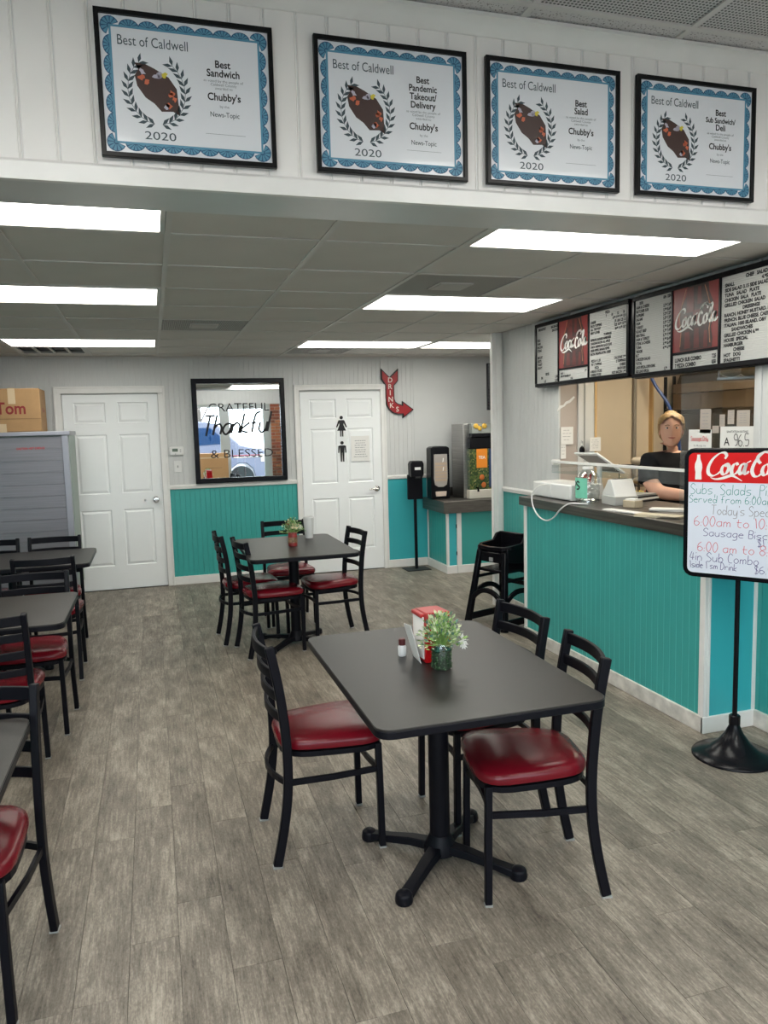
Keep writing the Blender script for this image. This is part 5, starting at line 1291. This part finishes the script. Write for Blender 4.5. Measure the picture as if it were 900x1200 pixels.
def headmesh():
    prof = [(-.112, .010, .012, -.050), (-.106, .030, .028, -.040), (-.090, .046, .046, -.026), (-.065, .060, .062, -.014), (-.035, .069, .077, -.004), (0, .074, .088, .002), (.035, .076, .094, .006), (.065, .072, .091, .008), (.090, .058, .074, .010), (.106, .036, .046, .010), (.113, .012, .015, .010)]
    mb = MB(); n = 32; vs = []
    for z, rx, ry, yo in prof:
        for k in range(n):
            a = 2*PI*k/n; x = rx*math.cos(a); y = yo+ry*math.sin(a)
            if math.sin(a) < 0:
                f_ = max(0, -math.sin(a))
                # nose, brow, cheeks, lips
                nz = math.exp(-((z+.012)/.020)**2)*math.exp(-(x/.012)**2)*.016+math.exp(-((z-.012)/.022)**2)*math.exp(-(x/.008)**2)*.007
                br = math.exp(-((z-.034)/.010)**2)*math.exp(-(x/.045)**2)*.004
                ey = -math.exp(-((z-.016)/.012)**2)*math.exp(-((abs(x)-.030)/.013)**2)*.007
                lp = math.exp(-((z+.052)/.010)**2)*math.exp(-(x/.022)**2)*.006
                ch = math.exp(-((z+.092)/.014)**2)*math.exp(-(x/.020)**2)*.005
                y -= (nz+br+ey+lp+ch)
            vs.append((x, y, z))
    m = len(prof)
    fs = [(i*n+k, i*n+(k+1) % n, (i+1)*n+(k+1) % n, (i+1)*n+k) for i in range(m-1) for k in range(n)]+[tuple(range(n-1, -1, -1)), tuple(range((m-1)*n, m*n))]
    mb.add(vs, fs)
    for s_ in (-1, 1): mb.ball((s_*.077, .012, -.004), .02, .45, .8, 1.35, 10, 8)
    return mb
ho = headmesh().build('head', M_SKIN, P, smooth=True); sb_ = ho.modifiers.new('s', 'SUBSURF'); sb_.levels = 1; sb_.render_levels = 1
ho.location = (-.012, -.012, 1.537); ho.rotation_euler = (R(-3), 0, R(-34))
ha = MB(); vs = []; n = 28
HR = [(.127, .022, .030, .022, 180), (.121, .050, .058, .020, 180), (.108, .071, .084, .018, 180), (.090, .084, .099, .014, 164), (.068, .089, .108, .012, 142), (.045, .090, .109, .012, 128)]
for z, rx, ry, yo, hf in HR:
    for k in range(n): a = R(90)+R(hf)*(-1+2*k/(n-1)); vs.append((rx*math.cos(a), yo+ry*math.sin(a), z+.003*math.sin(5*a)))
ha.add(vs, [(i*n+k, i*n+k+1, (i+1)*n+k+1, (i+1)*n+k) for i in range(5) for k in range(n-1)]+[tuple(range(n))])
n = 20; vs = []
for z, r_, yo in [(.055, .091, .018), (.03, .091, .024), (-.01, .089, .030), (-.045, .076, .040), (-.070, .052, .048)]:
    for k in range(n):
        a = R(-22)+R(224)*k/(n-1); vs.append((r_*math.cos(a), yo+r_*.95*math.sin(a), z))
    for k in range(n-1, -1, -1):
        a = R(-22)+R(224)*k/(n-1); vs.append(((r_-.02)*math.cos(a), yo+(r_-.02)*.95*math.sin(a), z))
m2 = 2*n
ha.add(vs, [(i*m2+k, i*m2+(k+1) % m2, (i+1)*m2+(k+1) % m2, (i+1)*m2+k) for i in range(4) for k in range(m2)]+[tuple(range(m2)), tuple(range(5*m2-1, 4*m2-1, -1))])
ha.ball((0, .085, .105), .046, 1.2, 1, .95)
ha.build('hair', M_HAIR, ho, smooth=True)
for s_ in (-1, 1):
    MB().ball((s_*.030, -.076, .016), .0115, 1.1, .5, .62).build('eye', mat('eye_white', (.6, .58, .55), .3), ho, smooth=True)
    MB().ball((s_*.030, -.0815, .016), .0055, 1, .3, 1).build('iris', mat('iris_dark', (.03, .03, .035), .2), ho, smooth=True)
    MB().tube([(s_*.016, -.088, .034), (s_*.030, -.087, .038), (s_*.046, -.076, .034)], .0026, 6).build('eyebrow', mat('brow', (.2, .11, .05), .7), ho)
MB().tube([(-.022, -.075, -.050), (-.010, -.084, -.053), (0, -.086, -.0525), (.010, -.084, -.053), (.022, -.075, -.050)], .0042, 8, scales=[.5, 1, 1.1, 1, .5]).build('lips', mat('lips', (.42, .13, .11), .45), ho, smooth=True)

# ================================================================== THINGS ON TABLES
TT = .7525
e = empty('napkin_holder', 'red cola napkin holder box on the foreground table', 'napkin holder', (.962, 2.625, TT), R(2))
MB().box(-.050, .050, -.065, .065, 0, .150).build('box_body', mat('holder_red', (.55, .008, .012), .28), e, bevel=.004)
MB().prism([(-.062, .148), (.062, .148), (.058, .182), (-.062, .186)], 'x', -.046, .050).build('lid', mat('holder_lid', (.42, .03, .03), .35), e, bevel=.006)
B(-.0535, -.0485, -.052, .052, .012, .170).build('napkins', M_PAPER, e, bevel=.002)
B(-.06, -.04, -.045, .050, .165, .180).build('cap', mat('holder_lid', (.42, .03, .03), .35), e, bevel=.004)
mb = MB(); script_logo(mb, (-.042, -.0658, .085), u, v, .085); mb.build('logo', M_PAPER, e)
e = empty('menu_leaflet', 'white folded leaflet leaning on the napkin holder', 'leaflet', (.897, 2.615, TT))
MB().add([(0, -.05, 0), (.006, .05, 0), (-.030, .05, .13), (-.036, -.045, .145), (.002, -.05, 0), (.008, .05, 0), (-.028, .05, .13), (-.034, -.045, .145)], [(0, 1, 2, 3), (7, 6, 5, 4), (0, 4, 5, 1), (1, 5, 6, 2), (2, 6, 7, 3), (3, 7, 4, 0)]).build('sheet', M_PAPER, e)
e = empty('condiment_bottle', 'small white bottle with brown cap beside the leaflet', 'bottle', (.865, 2.685, TT))
MB().lathe([(.014, 0), (.016, .004), (.016, .035), (.012, .042)], 16).build('bottle_body', M_PLASTIC, e, smooth=True); MB().lathe([(.013, .042), (.013, .064), (.010, .067)], 16).build('cap', mat('brown_cap', (.10, .02, .02), .4), e, smooth=True)
def leaf(mb, p, d, L_, w_, up=(0, 0, 1)):
    d = Vector(d).normalized(); sd = d.cross(Vector(up)); sd = sd.normalized() if sd.length > .01 else Vector((1, 0, 0)); n_ = sd.cross(d); p = Vector(p)
    mb.add([p, p+d*L_*.45+sd*w_/2+n_*w_*.1, p+d*L_, p+d*L_*.45-sd*w_/2+n_*w_*.1], [(0, 1, 2), (0, 2, 3)])
def plant(name, label, x, y, z, jar, cols, n, rad, hh, flowers, fcol, seed, zc=.06):
    e = empty(name, label, 'plant', (x, y, z)); rr = random.Random(seed); jar(e)
    ms = [MB() for _ in cols]; st = MB(); c = Vector((0, 0, zc))
    for i in range(n):
        a = rr.uniform(0, 2*PI); el = rr.uniform(-.15, 1.4); r_ = rad*(.35+.65*rr.random()); tip = c+Vector((math.cos(a)*math.cos(el)*r_, math.sin(a)*math.cos(el)*r_, hh*math.sin(el)*(.4+.6*rr.random())))
        if i % 6 == 0: st.tube([tuple(c*.8), tuple(tip)], .0011, 4)
        dd = (tip-c*.8).normalized()+Vector((rr.uniform(-.8, .8), rr.uniform(-.8, .8), rr.uniform(-.5, .6)))
        leaf(rr.choice(ms), tip, dd, rr.uniform(.012, .024), rr.uniform(.007, .012), (rr.uniform(-1, 1), rr.uniform(-1, 1), 1))
    st.build('stem', cols[0], e)
    for m_, cc in zip(ms, cols): m_.build('foliage', cc, e, kind='stuff')
    for i, (fx, fy, fz, fr_) in enumerate(flowers):
        fm = MB()
        for k in range(9):
            a = 2*PI*k/9; leaf(fm, (fx, fy, fz), (math.cos(a), math.sin(a)*.6-.5, math.sin(a)), fr_, fr_*.55)
        fm.build('flower', fcol[i % len(fcol)], e)
    return e
M_G1 = mat('leaf_pale_green', (.26, .42, .12), .5); M_G2 = mat('leaf_green', (.09, .22, .06), .5); M_G3 = mat('leaf_bluegreen', (.11, .22, .17), .5); M_G4 = mat('leaf_yellow', (.60, .66, .42), .5); M_G5 = mat('leaf_dark', (.03, .09, .03), .6)
def jar1(e):
    MB().lathe([(.034, 0), (.036, .004), (.036, .088), (.034, .094)], 28, caps=False).lathe([(0, .001), (.034, .001)], 24, caps=False).build('glass_jar', M_JUG, e, smooth=True)
    MB().lathe([(.0362, .086), (.0362, .092)], 28, caps=False).build('jar_rim', M_ACR, e, smooth=True)
    mb = MB(); rr = random.Random(9)
    for i in range(420):
        a = rr.uniform(0, 2*PI); r_ = .034; leaf(mb, (r_*math.cos(a), r_*math.sin(a), rr.uniform(.006, .074)), (rr.uniform(-1, 1), rr.uniform(-1, 1), rr.uniform(-1, 1)), .010, .006)
    mb.build('moss', M_G5, e, kind='stuff'); MB().lathe([(.032, .003), (.033, .070)], 20).build('moss_core', mat('moss_core', (.02, .05, .02), .9), e)
plant('potted_plant', 'glass jar with moss and pale green leaves on the foreground table', .948, 2.487, TT, jar1, [M_G1, M_G4, M_G4, M_G3, M_G1], 620, .082, .105, [(.068, -.03, .105, .026), (.075, -.02, .085, .022)], [M_PAPER], 4, .10)
def jar2(e):
    MB().lathe([(.030, 0), (.034, .004), (.034, .100), (.031, .104)], 24).build('tin_can', mat('tin_red', (.22, .02, .02), .35, var=.4, vscale=40), e, smooth=True)
    MB().lathe([(.0345, .028), (.0345, .068)], 24, caps=False).build('band', mat('tin_gold', (.22, .14, .08), .4, var=.6, vscale=60), e)
plant('potted_flowers', 'red tin can of mixed flowers and leaves on the table by the mirror', .968, 5.60, TT, jar2, [M_G1, M_G2, M_G4, M_G5], 360, .092, .10, [(-.005, -.05, .155, .030), (.02, -.045, .148, .026), (-.03, .0, .175, .022), (.045, -.02, .15, .02)], [mat('flower_cream', (.72, .64, .42), .6), mat('flower_cream', (.72, .64, .42), .6), mat('flower_rust', (.42, .06, .05), .6)], 8, .11)
o = empty('foam_cup', 'tall white foam cup beside the red flower can', 'cup', (1.165, 5.97, TT))
MB().lathe([(.030, 0), (.032, .004), (.043, .168), (.044, .172), (.040, .172), (.030, .02), (0, .02)], 28).build('cup_body', M_PLASTIC, o, smooth=True)
MB().lathe([(.0435, .158), (.0455, .160), (.0455, .166), (.044, .168)], 28, caps=False).build('rim', M_PLASTIC, o, smooth=True)
# ================================================================== BEHIND THE CAMERA AND OUTSIDE (seen in the mirror)
e = empty('tall_carton', 'tall brown carton reflected in the mirror, standing by the shop window', 'box', (1.03, -1.40, 0))
B(0, .62, 0, .35, 0, 1.13).build('carton', mat('carton_brown', (.42, .24, .11), .75), e, bevel=.006)
B(0, .62, .349, .352, 1.02, 1.05).build('tape', M_TAPE, e)
B(.10, .48, .3495, .351, .80, .805).build('print_line', M_INK, e)
struct(B(-16, 16, -30, YF-.13, -.12, -.07).build('ground_outside', mat('asphalt', (.16, .16, .165), .9, var=.1, vscale=2)))
V = empty('parked_van', 'white van with blue tinted windows reflected in the mirror', 'car', (0, -5.70, -.07))
M_VAN = mat('van_white', (.13, .14, .19), .3, coat=.4); M_VG = mat('van_glass', (.006, .030, .085), .25, spec=.1); M_TY = mat('tyre', (.015, .015, .015), .8)
MB().prism([(-1.9, .30), (-1.9, 1.75), (-1.75, 1.95), (1.45, 1.98), (1.75, 1.92), (2.45, 1.28), (3.15, 1.12), (3.30, .95), (3.33, .35), (2.85, .35), (2.78, .6), (2.6, .75), (2.36, .75), (2.15, .6), (2.08, .30)], 'y', -1.8, 0).build('van_body', M_VAN, V, bevel=.03)
MB().prism([(1.05, 1.30), (1.05, 1.80), (1.62, 1.80), (2.12, 1.34)], 'y', 0, .012).build('front_window', M_VG, V)
MB().prism([(-.2, 1.25), (-.2, 1.80), (.9, 1.80), (.9, 1.25)], 'y', 0, .012).build('side_window', M_VG, V)
MB().prism([(-1.6, 1.25), (-1.6, 1.80), (-.4, 1.80), (-.4, 1.25)], 'y', 0, .012).build('side_window', M_VG, V)
MB().add([(1.80, -.1, 1.90), (1.80, -1.7, 1.90), (2.44, -1.7, 1.31), (2.44, -.1, 1.31)], [(0, 1, 2, 3)]).build('windscreen', M_VG, V)
B(-1.9, 3.2, .0, .012, .98, 1.0).build('side_stripe', mat('stripe_red', (.35, .06, .06), .4), V)
MB().prism([(3.02, .80), (3.02, 1.02), (3.25, .98), (3.28, .80)], 'y', 0, .02).build('headlight', mat('headlight', (.75, .65, .5), .2), V)
for x in (-1.0, 2.47):
    w_ = MB(); vs = []
    def wheel(prof, m_, nm): 
        q = MB(); vv, ff = _ly(0, prof, (x, 0, .34), 28); q.add([(a, -b-.10, c) for a, b, c in vv], ff); return q.build(nm, m_, V, smooth=True)
    wheel([(0, .10), (.34, .10), (.34, -.10), (.22, -.11)], M_TY, 'tyre'); wheel([(.23, -.108), (.20, -.09), (.06, -.112), (0, -.112)], mat('wheel_steel', (.6, .6, .62), .3, metal=.5), 'wheel')
rr = random.Random(12)
def bare_tree(x, y, h_, lab):
    e = empty('bare_tree', lab, 'tree', (x, y, -.08), 0, 'bare winter trees across the lot'); br = MB(); M_BK = mat('bark', (.12, .10, .085), .9)
    MB().tube([(0, 0, 0), (.05, 0, h_*.3), (0, .05, h_*.6)], .11, 8, scales=[1, .8, .5]).build('trunk', M_BK, e)
    def grow(p, d, L_, r_, lv):
        q = p+d*L_; br.tube([tuple(p), tuple(q)], r_, 4)
        if lv:
            for _ in range(3): grow(q, (d+Vector((rr.uniform(-.8, .8), rr.uniform(-.8, .8), rr.uniform(-.2, .6)))).normalized(), L_*.7, r_*.6, lv-1)
    for i in range(6): grow(Vector((0, 0, h_*(.25+.07*i))), Vector((rr.uniform(-1, 1), rr.uniform(-1, 1), .8)).normalized(), h_*.2, .035, 3)
    br.build('branches', M_BK, e, kind='stuff')
for i, (x, y, h_) in enumerate([(1.8, -14, 6), (8.5, -22, 7), (13, -14, 6), (-5, -24, 7)]): bare_tree(x, y, h_, 'bare tree %s across the parking lot, seen in the mirror' % ('left of the window post', 'behind the van windscreen', 'by the brick pier', 'far off behind the van roof')[i])
